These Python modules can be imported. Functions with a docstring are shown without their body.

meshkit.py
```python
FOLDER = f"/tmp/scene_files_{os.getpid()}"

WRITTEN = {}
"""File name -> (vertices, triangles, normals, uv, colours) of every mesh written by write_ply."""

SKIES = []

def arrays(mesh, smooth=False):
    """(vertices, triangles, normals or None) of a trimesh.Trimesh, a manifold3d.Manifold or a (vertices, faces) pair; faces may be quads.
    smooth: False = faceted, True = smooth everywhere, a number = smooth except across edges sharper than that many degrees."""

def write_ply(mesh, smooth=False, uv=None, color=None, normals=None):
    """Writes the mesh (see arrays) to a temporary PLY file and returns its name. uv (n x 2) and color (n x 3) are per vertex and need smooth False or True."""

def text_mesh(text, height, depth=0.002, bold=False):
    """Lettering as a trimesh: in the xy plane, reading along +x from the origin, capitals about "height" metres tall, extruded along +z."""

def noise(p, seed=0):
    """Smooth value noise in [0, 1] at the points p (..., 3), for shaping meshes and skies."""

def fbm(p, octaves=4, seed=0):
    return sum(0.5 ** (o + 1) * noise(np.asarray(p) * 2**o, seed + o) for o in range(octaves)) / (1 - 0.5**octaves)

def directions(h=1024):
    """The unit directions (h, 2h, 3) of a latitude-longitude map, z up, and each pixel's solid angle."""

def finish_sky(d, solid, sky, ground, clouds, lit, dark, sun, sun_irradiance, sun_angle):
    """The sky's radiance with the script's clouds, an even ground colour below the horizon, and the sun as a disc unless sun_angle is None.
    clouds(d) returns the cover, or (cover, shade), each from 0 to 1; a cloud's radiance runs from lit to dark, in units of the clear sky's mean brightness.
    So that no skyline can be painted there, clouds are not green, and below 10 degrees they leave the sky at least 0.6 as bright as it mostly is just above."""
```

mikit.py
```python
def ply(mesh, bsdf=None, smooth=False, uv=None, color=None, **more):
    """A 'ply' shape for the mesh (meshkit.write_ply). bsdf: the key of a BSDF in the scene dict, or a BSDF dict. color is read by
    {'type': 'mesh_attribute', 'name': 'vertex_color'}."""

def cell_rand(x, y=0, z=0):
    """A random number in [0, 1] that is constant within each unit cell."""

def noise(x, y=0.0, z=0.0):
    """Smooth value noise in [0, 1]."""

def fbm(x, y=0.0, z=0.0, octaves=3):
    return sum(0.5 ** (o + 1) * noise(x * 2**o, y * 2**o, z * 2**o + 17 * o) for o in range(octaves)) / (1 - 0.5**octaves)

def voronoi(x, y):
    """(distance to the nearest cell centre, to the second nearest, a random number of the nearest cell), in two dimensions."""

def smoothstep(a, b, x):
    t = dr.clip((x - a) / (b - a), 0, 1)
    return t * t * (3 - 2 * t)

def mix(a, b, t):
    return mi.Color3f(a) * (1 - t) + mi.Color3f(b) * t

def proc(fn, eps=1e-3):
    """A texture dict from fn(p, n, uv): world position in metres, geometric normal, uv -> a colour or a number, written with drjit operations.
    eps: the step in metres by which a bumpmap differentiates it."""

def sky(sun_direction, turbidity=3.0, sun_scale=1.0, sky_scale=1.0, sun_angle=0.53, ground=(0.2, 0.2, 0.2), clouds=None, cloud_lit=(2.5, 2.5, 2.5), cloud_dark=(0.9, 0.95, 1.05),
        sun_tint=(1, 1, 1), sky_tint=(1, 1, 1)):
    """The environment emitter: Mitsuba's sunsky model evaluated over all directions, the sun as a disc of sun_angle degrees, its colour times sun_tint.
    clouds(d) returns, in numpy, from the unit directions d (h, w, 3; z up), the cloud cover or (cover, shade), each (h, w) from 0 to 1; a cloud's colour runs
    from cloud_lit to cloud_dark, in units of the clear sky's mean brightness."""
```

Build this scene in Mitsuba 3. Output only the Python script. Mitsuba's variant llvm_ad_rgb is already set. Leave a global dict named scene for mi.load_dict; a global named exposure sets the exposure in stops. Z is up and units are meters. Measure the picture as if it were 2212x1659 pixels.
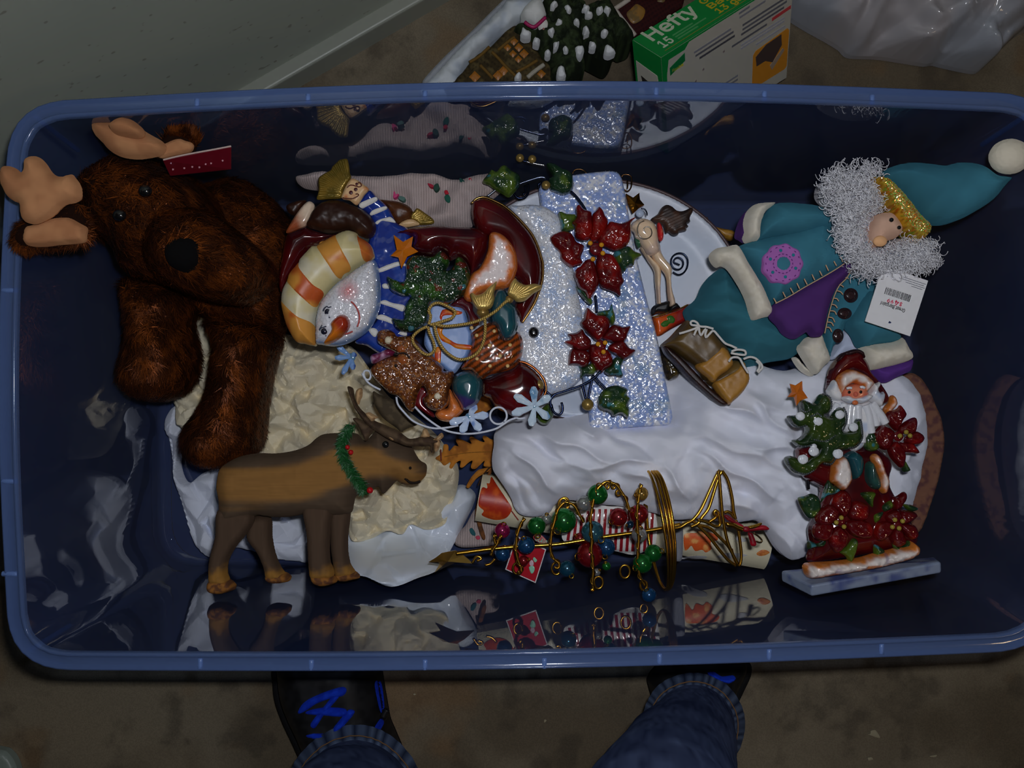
import math, random, numpy as np, trimesh, shapely
import mitsuba as mi, drjit as dr, mikit, meshkit
from scipy.interpolate import LinearNDInterpolator, PchipInterpolator
from scipy.spatial import Delaunay, cKDTree
from shapely.geometry import Polygon
T = mi.ScalarTransform4f
scene, labels = {}, {}
# ------------------------------------------------------------------ camera, lights, exposure
F, CX, CY, CZ = 2256.0, 1106.0, 829.5, 1.10          # focal length in pixels, image centre, height of the camera over the floor
TILT = math.atan(45.5 / F)
LOOK, UP = np.array([0, math.sin(TILT), -math.cos(TILT)]), np.array([0, math.cos(TILT), math.sin(TILT)])
scene['camera'] = {'type': 'perspective', 'fov': math.degrees(2 * math.atan(CX / F)), 'fov_axis': 'x', 'near_clip': 0.02, 'far_clip': 20.0,
                   'to_world': T().look_at(origin=[0, 0, CZ], target=list(map(float, np.array([0, 0, CZ]) + LOOK)), up=list(map(float, UP)))}
exposure = 1.42
FLASH = 46.0      # the camera's own flash: a small rectangle just above and right of the lens, facing down
ROOM = 9.0        # one warm tube on the garage ceiling
def rgbtex(*c): return {'type': 'rgb', 'value': list(map(float, c))}
scene['camera_flash'] = {'type': 'rectangle', 'to_world': T().translate([0.030, 0.042, CZ + 0.012]).rotate([1, 0, 0], 180).scale([0.017, 0.010, 1]),
                         'bsdf': {'type': 'diffuse', 'reflectance': rgbtex(.02, .02, .02)}, 'emitter': {'type': 'area', 'radiance': rgbtex(FLASH * 13.0, FLASH * 13.3, FLASH * 14.2)}}
scene['ceiling_lamp'] = {'type': 'rectangle', 'to_world': T().translate([1.5, -0.9, 2.45]).rotate([1, 0, 0], 180).scale([0.06, 0.14, 1]),
                         'bsdf': {'type': 'diffuse', 'reflectance': rgbtex(.6, .6, .6)}, 'emitter': {'type': 'area', 'radiance': rgbtex(ROOM * 1.0, ROOM * .72, ROOM * .42)}}
labels['camera_flash'] = {'label': 'small white flash window of the camera above the plastic bin', 'category': 'flash'}
labels['ceiling_lamp'] = {'label': 'warm tube lamp on the garage ceiling', 'category': 'lamp'}

# ------------------------------------------------------------------ helpers
rng = np.random.default_rng(7)
LIFT = 0.0                                               # extra height of the group of things being built
def W(p, z):
    """World point at height z on the line of sight of pixel p."""
    p = np.atleast_2d(np.asarray(p, float)); z = np.broadcast_to(np.asarray(z, float), (len(p),)) + LIFT
    d = np.stack([(p[:, 0] - CX) / F, np.zeros(len(p)), np.zeros(len(p))], 1) - ((p[:, 1] - CY) / F)[:, None] * UP + LOOK
    return np.array([0, 0, CZ]) + d * ((z - CZ) / d[:, 2])[:, None]
def mpp(z): return (CZ - z) / F                         # metres per pixel at height z
CROP = dict(A=(580, 340, 5.53), B=(580, 600, 5.53), C=(800, 480, 5.53), D=(800, 700, 5.53), E=(1020, 330, 5.53), G=(1120, 620, 5.53), H=(1340, 380, 7.373),
            I=(1340, 580, 6.9125), J=(1680, 740, 5.53), K=(1680, 1000, 5.53), L=(900, 900, 7.373), M=(920, 1020, 6.9125), N=(1180, 1000, 6.9125), O=(1360, 1000, 6.506),
            Q=(1300, 0, 5.027), R=(920, 0, 5.53), P1=(0, 230, 5.53), P2=(340, 260, 5.53), MO=(430, 840, 4.168), AN=(700, 840, 5.53), SD=(1480, 400, 3.687), SH=(1740, 300, 4.686),
            F1=(560, 1400, 6.144), F2=(1260, 1420, 5.821), T1=(0, 0, 2.962), T2=(740, 0, 2.962), T3=(1472, 0, 2.962), U4=(0, 550, 2.962), U5=(0, 1100, 2.968),
            U6=(740, 1100, 2.968), U7=(1472, 1100, 2.968), U8=(1472, 550, 2.962), X=(0, 0, 1.0))
def Z(s):
    """'C 300,110 500,50 ...' -> points of the drawing, measured in the sheet named by the letter."""
    c, *q = s.split(); x0, y0, k = CROP[c]
    return np.array([[x0 + float(a) / k, y0 + float(b) / k] for a, b in (t.split(',') for t in q)])
def S(r, g, b): return tuple(((v / 255 + .055) / 1.055) ** 2.4 if v > 10 else v / 255 / 12.92 for v in (r, g, b))
def spline(p, n=8, closed=True, alpha=.5):
    p = np.asarray(p, float); m = len(p); out = []
    q = np.vstack([p[-1:], p, p[:2]]) if closed else np.vstack([2 * p[:1] - p[1:2], p, 2 * p[-1:] - p[-2:-1]])
    t = np.linspace(0, 1, n, endpoint=False)[:, None]
    for i in range(m if closed else m - 1):
        a, b, c, d = q[i:i + 4]
        out.append(.5 * (2 * b + (c - a) * t + (2 * a - 5 * b + 4 * c - d) * t**2 + (3 * b - a - 3 * c + d) * t**3))
    if not closed: out.append(p[-1:])
    return np.vstack(out)
def resample(p, step, closed=True):
    q = np.vstack([p, p[:1]]) if closed else p
    s = np.concatenate([[0], np.cumsum(np.linalg.norm(np.diff(q, axis=0), axis=1))])
    n = max(3 if closed else 2, int(round(s[-1] / step)) + (0 if closed else 1))
    u = np.linspace(0, s[-1], n, endpoint=not closed)
    return np.stack([np.interp(u, s, q[:, k]) for k in range(q.shape[1])], 1)
def flat(outline, res, sharp=False):
    """Triangulates an outline (drawing units): points, triangles, distance of each point to the edge."""
    b = np.asarray(outline, float)
    if not sharp: b = spline(b, 6)
    poly = Polygon(b)
    if not poly.is_valid:
        poly = poly.buffer(0)
        if poly.geom_type != 'Polygon': poly = max(poly.geoms, key=lambda g: g.area)
    ring = np.array(poly.exterior.coords)[:-1]
    if sharp:
        parts = []
        for i in range(len(ring)):
            a, c = ring[i], ring[(i + 1) % len(ring)]
            k = max(1, int(round(np.linalg.norm(c - a) / res)))
            parts.append(a + (c - a) * (np.arange(k) / k)[:, None])
        edge = np.vstack(parts)
    else: edge = resample(ring, res)
    x0, y0, x1, y1 = poly.bounds
    gx, gy = np.meshgrid(np.arange(x0, x1 + res, res), np.arange(y0, y1 + res, res * .866))
    gx = gx + (np.arange(gx.shape[0]) % 2)[:, None] * res * .5
    g = np.stack([gx.ravel(), gy.ravel()], 1)
    dense = resample(edge, res * .25); tree = cKDTree(dense)
    g = g[shapely.contains_xy(poly, g[:, 0], g[:, 1])]
    if len(g): g = g[tree.query(g)[0] > res * .55]
    p = np.vstack([edge, g]) if len(g) else edge
    tri = Delaunay(p).simplices
    c = p[tri].mean(1); edgepoly = Polygon(edge).buffer(res * .02)
    tri = tri[shapely.contains_xy(edgepoly, c[:, 0], c[:, 1])]
    a = p[tri]; e1, e2 = a[:, 1] - a[:, 0], a[:, 2] - a[:, 0]; area = e1[:, 0] * e2[:, 1] - e1[:, 1] * e2[:, 0]
    tri = np.where((area > 0)[:, None], tri[:, ::-1], tri)[np.abs(area) > 1e-9]      # y runs down in the drawing
    d = tree.query(p)[0]; d[:len(edge)] = 0
    return p, tri, d
class Mesh:
    def __init__(s, v, f, c=None): s.v, s.f, s.c = np.asarray(v, float), np.asarray(f, int), c
def join(ms):
    v, f, c, n = [], [], [], 0
    for m in ms:
        v.append(m.v); f.append(m.f + n); n += len(m.v); c.append(m.c)
    return Mesh(np.vstack(v), np.vstack(f), None if any(x is None for x in c) else np.vstack([np.broadcast_to(x, m.v.shape) for x, m in zip(c, ms)]))
def pillow(outline, z, h=.006, edge=12, res=4, thick=.003, sharp=False, rough=0., freq=150., fn=None, color=None, both=False, power=.5, seed=0, zxy=None):
    """A body over an outline: underside at z - thick, rim at z, crown at z + h reached `edge` drawing units from the rim. fn(p, d) adds height."""
    p, tri, d = flat(outline, res, sharp)
    zb = z(p) if callable(z) else np.full(len(p), float(z))
    t = np.clip(d / edge, 0, 1); prof = (1 - (1 - t)**2)**power
    w = W(p, zb + h * .5 if zxy is None else zxy)
    up = h * prof
    fade = np.clip(d / max(res * 1.5, 1e-6), 0, 1)
    if rough: up = up + rough * (meshkit.fbm(np.c_[w[:, :2] * freq, np.full(len(p), seed * 3.7)], 3, seed) - .5) * 2 * fade
    if fn is not None: up = up + fn(p, d) * fade
    top, bot = w.copy(), w.copy()
    top[:, 2] = zb + up + LIFT; bot[:, 2] = zb + LIFT - thick - (h * prof if both else 0)
    e = np.vstack([tri[:, [0, 1]], tri[:, [1, 2]], tri[:, [2, 0]]])
    key = np.sort(e, 1); _, inv, cnt = np.unique(key, axis=0, return_inverse=True, return_counts=True)
    be = e[cnt[inv.ravel()] == 1]
    n = len(p)
    side_v = np.vstack([top[be[:, 0]], top[be[:, 1]], bot[be[:, 1]], bot[be[:, 0]]]); m = len(be); k = np.arange(m)
    sf = np.vstack([np.c_[k + m, k, k + 3 * m], np.c_[k + m, k + 3 * m, k + 2 * m]]) + 2 * n
    if thick <= 0 and both: v, f, src = np.vstack([top, bot]), np.vstack([tri, tri[:, ::-1] + n]), np.r_[np.arange(n), np.arange(n)]
    else: v, f, src = np.vstack([top, bot, side_v]), np.vstack([tri, tri[:, ::-1] + n, sf]), np.r_[np.arange(n), np.arange(n), be[:, 0], be[:, 1], be[:, 1], be[:, 0]]
    c = None
    if callable(color):
        c = np.asarray(color(p, d, w), float); c = np.broadcast_to(c, (n, 3))[src]
    return Mesh(v, f, c)
def tube(path, r, sides=8, closed=False, cap=True):
    p = np.asarray(path, float); n = len(p); r = np.broadcast_to(np.asarray(r, float), (n,))
    t = (np.roll(p, -1, 0) - np.roll(p, 1, 0)) if closed else np.gradient(p, axis=0)
    t /= np.linalg.norm(t, axis=1, keepdims=True) + 1e-12
    a = np.cross(t[0], [0, 0, 1.0]);  a = a if np.linalg.norm(a) > 1e-3 else np.cross(t[0], [1.0, 0, 0])
    A = []
    for i in range(n):
        a = a - t[i] * (a @ t[i]); a /= np.linalg.norm(a) + 1e-12; A.append(a)
    A = np.array(A); B = np.cross(t, A); ang = np.arange(sides) * 2 * np.pi / sides
    v = p[:, None] + r[:, None, None] * (np.cos(ang)[None, :, None] * A[:, None] + np.sin(ang)[None, :, None] * B[:, None])
    m = n if closed else n - 1
    i, j = np.meshgrid(np.arange(m), np.arange(sides), indexing='ij'); i2 = (i + 1) % n; j2 = (j + 1) % sides
    f = np.vstack([np.stack([i * sides + j, i * sides + j2, i2 * sides + j2], -1).reshape(-1, 3), np.stack([i * sides + j, i2 * sides + j2, i2 * sides + j], -1).reshape(-1, 3)])
    v = v.reshape(-1, 3)
    if not closed and cap:
        v = np.vstack([v, p[:1], p[-1:]]); j = np.arange(sides); j2 = (j + 1) % sides; o = (n - 1) * sides
        f = np.vstack([f, np.c_[j * 0 + n * sides, j2, j], np.c_[j * 0 + n * sides + 1, o + j, o + j2]])
    return Mesh(v, f)
def wire(s, z, r, sides=6, closed=False, step=3, curve=True):
    """A wire along drawing points; z a number, a list (one per point) or a function."""
    p = Z(s) if isinstance(s, str) else np.asarray(s, float)
    zz = z(p) if callable(z) else np.broadcast_to(np.asarray(z, float), (len(p),))
    q = np.c_[p, zz * 1000]
    q = spline(q, 6, closed) if curve and len(p) > 2 else q
    q = resample(q, step, closed)
    return tube(W(q[:, :2], q[:, 2] / 1000), r, sides, closed)
def ball(p, z, r, ry=None, rz=None, sub=2, fn=None):
    """Ellipsoid at a drawing point; radii in drawing units."""
    m = trimesh.creation.icosphere(subdivisions=sub); u = mpp(z); v = np.array(m.vertices)
    if fn is not None: v = v * fn(v)[:, None]
    return Mesh(v * [r * u, (ry or r) * u, (rz or r) * u] + W([p], z)[0], np.array(m.faces))
def box8(c):
    """A body of six faces from corners 0-3 (top, counter-clockwise seen from above) and 4-7 below them, flat shaded."""
    c = np.asarray(c, float); q = [(0, 1, 2, 3), (7, 6, 5, 4), (0, 4, 5, 1), (1, 5, 6, 2), (2, 6, 7, 3), (3, 7, 4, 0)]
    v, f = [], []
    for a in q:
        n = len(v); v += [c[i] for i in a]; f += [(n, n + 1, n + 2), (n, n + 2, n + 3)]
    return Mesh(v, f)
def bevelbox(c, r=.0015):
    import manifold3d as m3
    c = np.asarray(c, float); g = c.mean(0); q = []
    s = trimesh.creation.icosphere(subdivisions=1, radius=r).vertices
    for p in c:
        q.append(p + (g - p) / np.linalg.norm(g - p) * r * 1.7 + s)
    m = m3.Manifold.hull_points(np.vstack(q)).to_mesh()
    return Mesh(m.vert_properties[:, :3], m.tri_verts)
def lettering(text, height, o, u, v, depth=.0006, bold=True, n=None, width=None):
    """Raised print: capitals `height` tall, starting at world point o, running along unit u, upright along unit v."""
    m = meshkit.text_mesh(text, height, depth, bold); p = np.array(m.vertices); u, v = np.asarray(u, float), np.asarray(v, float)
    if width: p[:, 0] *= width / np.ptp(p[:, 0])
    n = np.cross(u, v) if n is None else n
    return Mesh(np.asarray(o) + p[:, :1] * u + p[:, 1:2] * v + p[:, 2:] * n, np.array(m.faces))
_used, PAINT, MADE = {}, [], {}
def key(name, parent=None):
    k = f'{parent}__{name}' if parent else name
    _used[k] = _used.get(k, 0) + 1
    return k if _used[k] == 1 else f'{k}_{_used[k] - 1:03d}'
def thing(name, label, category, group=None):
    k = key(name); labels[k] = {'label': label, 'category': category}
    if group: labels[k]['group'] = group
    return k
def put(parent, name, m, color=(.5, .5, .5), mat='matte', smooth=True, label=None, kind=None):
    k = key(name, parent) if name else parent; MADE[k] = m
    c = np.clip(np.asarray(m.c if m.c is not None else np.broadcast_to(np.asarray(color, float), m.v.shape), float), 0, 1)
    # the paint of a mesh: its own mean colour and two colour directions in the table PAINT; uv = (2 * row + .5 + first amount, second amount)
    mean, uv = c.mean(0), np.zeros((len(c), 2)); row = np.r_[mean, np.zeros(6)]
    if np.ptp(c, 0).max() > 1e-4:
        axes = np.linalg.svd((c - mean)[::max(1, len(c) // 4000)], full_matrices=False)[2][:2]; a = (c - mean) @ axes.T; lo, span = a.min(0), np.maximum(np.ptp(a, 0), 1e-6)
        uv = (a - lo) / span; row = np.r_[mean + lo @ axes, axes[0] * span[0], axes[1] * span[1]]
    uv[:, 0] += 2 * len(PAINT) + .5; PAINT.append(row)
    scene[k] = mikit.ply((m.v, m.f), mat, smooth=smooth, uv=uv)
    if label or kind:
        labels.setdefault(k, {})
        if label: labels[k]['label'] = label
        if kind: labels[k]['kind'] = kind
    return k
def fbm(w, freq, seed=0, oct=3): return meshkit.fbm(np.asarray(w) * freq, oct, seed)
def sstep(a, b, x): t = np.clip((x - a) / (b - a), 0, 1); return t * t * (3 - 2 * t)
def lerp(a, b, t): return np.asarray(a) * (1 - t[:, None]) + np.asarray(b) * t[:, None]
def mottle(a, b, freq=200, lo=.4, hi=.6, seed=0):
    return lambda p, d, w: lerp(a, b, sstep(lo, hi, fbm(w, freq, seed)))
def add_glitter(parent, m, n, size=.00045, tilt=.10, color=(.8, .8, .82), seed=3, name='glitter'):
    """Loose glitter on the upper side of a mesh: tiny tilted flakes, all one part."""
    r = np.random.default_rng(seed); tri = m.v[m.f]; nr = np.cross(tri[:, 1] - tri[:, 0], tri[:, 2] - tri[:, 0]); ar = np.linalg.norm(nr, axis=1); nr /= ar[:, None] + 1e-15
    w = ar * (nr[:, 2] > .45); k = r.choice(len(w), n, p=w / w.sum()); a, b = r.uniform(size=(2, n)); s = np.sqrt(a)
    o = tri[k, 0] * (1 - s)[:, None] + tri[k, 1] * (s * (1 - b))[:, None] + tri[k, 2] * (s * b)[:, None]
    N = nr[k] * .35 + [0, 0, .65] + r.normal(0, tilt, (n, 3)); N /= np.linalg.norm(N, axis=1, keepdims=True); o = o + nr[k] * .0004
    e1 = np.cross(N, r.normal(size=(n, 3))); e1 /= np.linalg.norm(e1, axis=1, keepdims=True); e2 = np.cross(N, e1); z = size * r.uniform(.6, 1.3, n)[:, None]
    v = np.stack([o + e1 * z, o - e1 * z * .5 + e2 * z * .87, o - e1 * z * .5 - e2 * z * .87], 1).reshape(-1, 3)
    c = np.asarray(color, float); c = c[r.integers(len(c), size=n)].repeat(3, 0) if c.ndim == 2 else np.broadcast_to(c, (3 * n, 3))
    put(parent, name, Mesh(v, np.arange(3 * n).reshape(-1, 3), c), mat='glint', smooth=False, kind='stuff')
# ------------------------------------------------------------------ materials: the colour is each mesh's own paint (vertex_color), these give the surface
def paint(p, n, uv):
    table = mi.Float(np.ravel(PAINT).astype(np.float32)); i = mi.UInt32(dr.clip(dr.floor(uv.x * .5), 0, len(PAINT) - 1)); a, b = uv.x - 2 * mi.Float(i) - .5, uv.y
    def at(k): return dr.gather(mi.Float, table, i * 9 + k)
    return mi.Color3f(*[dr.clip(at(k) + a * at(3 + k) + b * at(6 + k), 0, 1) for k in range(3)])
VC = mikit.proc(paint)
def prin(color=VC, **k): return {'type': 'twosided', 'bsdf': {'type': 'principled', 'base_color': color, **k}}
scene['matte'] = prin(roughness=.85, specular=.2)
scene['cloth'] = prin(roughness=1.0, specular=.1, sheen=.6, sheen_tint=.6)
scene['satin'] = prin(roughness=.42, specular=.45)
scene['gloss'] = prin(roughness=.09, specular=.85, clearcoat=.5, clearcoat_gloss=1.0)
scene['film'] = prin(roughness=.16, specular=.8)
scene['brass'] = prin(roughness=.34, metallic=.5, specular=.6)
scene['glint'] = prin(roughness=.12, metallic=.6, specular=1.0)
scene['leather'] = prin(roughness=.5, specular=.2)
scene['metal'] = prin(roughness=.24, metallic=1.0)
scene['chrome'] = prin(roughness=.1, metallic=1.0, specular=.8)
scene['bell_metal'] = prin(roughness=.13, metallic=.72, specular=.7, clearcoat=1.0, clearcoat_gloss=1.0)
scene['fibre'] = prin(roughness=.45, specular=.3, spec_tint=.9)
# ------------------------------------------------------------------ the setting: concrete floor, plastered wall with its base strip
def floor_color(p, n, uv):
    a = mikit.fbm(p.x * 9, p.y * 9, 0, 5); b = mikit.fbm(p.x * 34 + 7, p.y * 34, 3, 4); g = mikit.noise(p.x * 900, p.y * 900, 0)
    c = mikit.mix(S(88, 78, 62), S(116, 106, 88), mikit.smoothstep(.3, .7, a))
    c = mikit.mix(c, mi.Color3f(*S(52, 46, 38)), .45 * mikit.smoothstep(.52, .78, b))
    c = mikit.mix(c, mi.Color3f(*S(112, 84, 52)), .5 * mikit.smoothstep(.62, .78, mikit.fbm(p.x * 14 + 31, p.y * 14, 9, 3)))
    return c * (.88 + .24 * g)
scene['concrete'] = prin(mikit.proc(floor_color), roughness=.75, specular=.25)
def wall_color(p, n, uv):
    a = mikit.fbm(p.x * 6, p.y * 6, p.z * 6, 4); s = mikit.fbm(p.x * 130, p.y * 130, p.z * 130, 2)
    c = mikit.mix(S(150, 158, 146), S(163, 168, 154), a)
    return mikit.mix(c, mi.Color3f(*S(112, 108, 98)), .6 * mikit.smoothstep(.75, .84, s))
scene['plaster'] = prin(mikit.proc(wall_color), roughness=.7, specular=.25)
def grid(x0, x1, y0, y1, nx, ny, fz):
    x, y = np.meshgrid(np.linspace(x0, x1, nx), np.linspace(y0, y1, ny)); v = np.stack([x.ravel(), y.ravel(), fz(x, y).ravel()], 1)
    i, j = np.meshgrid(np.arange(ny - 1), np.arange(nx - 1), indexing='ij'); a = (i * nx + j).ravel()
    return Mesh(v, np.vstack([np.c_[a, a + 1, a + nx + 1], np.c_[a, a + nx + 1, a + nx]]))
put('floor', '', grid(-1.6, 1.6, -1.6, 1.6, 161, 161, lambda x, y: -.0015 + .0015 * meshkit.fbm(np.stack([x * 40, y * 40, x * 0], -1), 3)), mat='concrete', kind='structure')
wa, wb = W(Z('X 640,185 960,0'), 0.0); wt = (wb - wa) / np.linalg.norm(wb - wa); wn = np.array([wt[1], -wt[0], 0]); wn = wn if wn @ (-wa) > 0 else -wn
def wallslab(o, length0, length1, z0, z1, t0, t1):
    q = [o + wt * length0 + wn * t0, o + wt * length0 + wn * t1, o + wt * length1 + wn * t1, o + wt * length1 + wn * t0]
    return box8([a + [0, 0, z1] for a in q] + [a + [0, 0, z0] for a in q])
put('wall_left', '', wallslab(wa, -1.6, 1.4, 0, 2.5, -.12, -.012), mat='plaster', smooth=False, kind='structure')
put('baseboard_left', '', bevelbox(wallslab(wa, -1.6, 1.4, -.004, .035, -.012, 0).v[[0, 1, 2, 3, 4, 5, 6, 7]], .003), S(140, 144, 133), 'satin', smooth=False, kind='structure')
for i, (px, py, r) in enumerate([(1275, 1378, 7), (1430, 1384, 6), (1888, 1588, 14), (2016, 1632, 7), (1880, 1640, 6), (1178, 1558, 4), (895, 1500, 3)]):
    a = rng.uniform(0, 6.28, 7); a.sort()
    put('floor', 'paint_chip', pillow(np.c_[px + r * rng.uniform(.5, 1.2, 7) * np.cos(a), py + r * .8 * rng.uniform(.5, 1.2, 7) * np.sin(a)], .0012, .0006, 3, 2, .001), S(150, 142, 118), 'matte')

# ------------------------------------------------------------------ the blue storage bin
BIN = thing('storage_bin', 'large translucent blue plastic storage bin without lid, full of Christmas decorations', 'storage bin')
RIM = .30
scene['bin_wall'] = {'type': 'thindielectric', 'int_ior': 1.5, 'specular_transmittance': rgbtex(.56, .62, .76)}
scene['bin_pigment'] = {'type': 'mask', 'opacity': .46, 'nested': {'type': 'twosided', 'bsdf': {'type': 'diffuse', 'reflectance': rgbtex(*S(118, 132, 172))}}}   # the milky blue pigment in the plastic
scene['bin_rib'] = prin(rgbtex(*S(92, 118, 172)), roughness=.3, specular=.4)
scene['bin_milky'] = {'type': 'blendbsdf', 'weight': .50, 'a': {'type': 'thindielectric', 'int_ior': 1.5, 'specular_transmittance': rgbtex(.45, .58, .85)},
                      'b': prin(rgbtex(*S(96, 120, 172)), roughness=.09, specular=.8)}
# rim outline (outer edge of the flange), then inner edge, then the floor's edge, each as a closed rounded ring
def rounded(c, rad, bulge, n=240):
    """Rounded quadrilateral through the corners c (world xy, counter-clockwise), sides bowed outward by `bulge`."""
    c = np.asarray(c, float); out = []
    for i in range(4):
        p, a, b = c[i], c[i - 1], c[(i + 1) % 4]
        ua, ub = (a - p) / np.linalg.norm(a - p), (b - p) / np.linalg.norm(b - p)
        s, e = p + ua * rad, p + ub * rad
        t = np.linspace(0, 1, 13)[:, None]
        out.append((1 - t)**2 * s + 2 * (1 - t) * t * p + t**2 * e)
        e2, nxt = e, c[(i + 1) % 4] - ub * rad
        nrm = np.array([ub[1], -ub[0]]); k = np.linspace(0, 1, 24)[1:-1, None]
        out.append(e2 + (nxt - e2) * k + nrm * bulge[i] * np.sin(k * np.pi)**1.0)
    return resample(np.vstack(out), np.linalg.norm(np.diff(np.vstack(out + [out[0][:1]]), axis=0), axis=1).sum() / n)[:n]
cr = W(Z('X 12,1452 2288,1408 2290,197 12,215'), RIM)[:, :2]
ring_out = rounded(cr, .052, (.0055, .004, .0115, .006))
g = ring_out.mean(0)
def inset(r, t):
    q = Polygon(r).buffer(-t, quad_segs=16); q = np.array(q.exterior.coords)[:-1]; q = resample(q if Polygon(q).exterior.is_ccw else q[::-1], Polygon(q).length / 480)
    i = cKDTree(q).query(r)[1]; return q[i]
ring_in = inset(ring_out, .0145)
fl = W(Z('X 348,1222 1958,1206 1962,434 344,446'), .006)[:, :2]
ring_floor = rounded(fl, .045, (.001, .001, .002, .001))
def align(r, ref):
    k = np.argmin(((r - ref[0])**2).sum(1)); return np.roll(r, -k, 0)
ring_floor = align(ring_floor, ring_in)
def loft(rings, close=True):
    n = len(rings[0]); v = np.vstack(rings); f = []
    for i in range(len(rings) - 1):
        j = np.arange(n); j2 = (j + 1) % n
        f += [np.c_[i * n + j, i * n + j2, (i + 1) * n + j2], np.c_[i * n + j, (i + 1) * n + j2, (i + 1) * n + j]]
    return Mesh(v, np.vstack(f))
def at(r, z): return np.c_[r, np.full(len(r), z)]
ts = np.linspace(0, 1, 15)
wall_rings = [at(ring_in * (1 - t) + ring_floor * t, RIM - .004 - t * (RIM - .022)) for t in ts]
cen = ring_floor.mean(0)
for k in (1, 2, 3, 4): a = k / 4 * np.pi / 2; wall_rings.append(at(ring_floor + (cen - ring_floor) / np.linalg.norm(cen - ring_floor, axis=1, keepdims=True) * .012 * (1 - math.cos(a)), .018 - .012 * math.sin(a)))
put(BIN, 'wall', loft(wall_rings[::-1]), mat='bin_wall')
put(BIN, 'wall_pigment', loft([np.c_[g + (r_[:, :2] - g) * 1.0012, r_[:, 2] - .0008 * (i_ > 14)] for i_, r_ in enumerate(wall_rings)][::-1]), mat='bin_pigment')
put(BIN, 'bottom_pigment', Mesh(np.vstack([wall_rings[-1] - [0, 0, .0008], [[*cen, .0052]]]), np.c_[np.arange(240), (np.arange(240) + 1) % 240, np.full(240, 240)]), mat='bin_pigment', smooth=False)
base = wall_rings[-1]; n = len(base); v = np.vstack([base, [[*cen, .006]]])
j = np.arange(n); put(BIN, 'bottom', Mesh(v, np.c_[j, (j + 1) % n, j * 0 + n]), mat='bin_wall', smooth=False)
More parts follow.
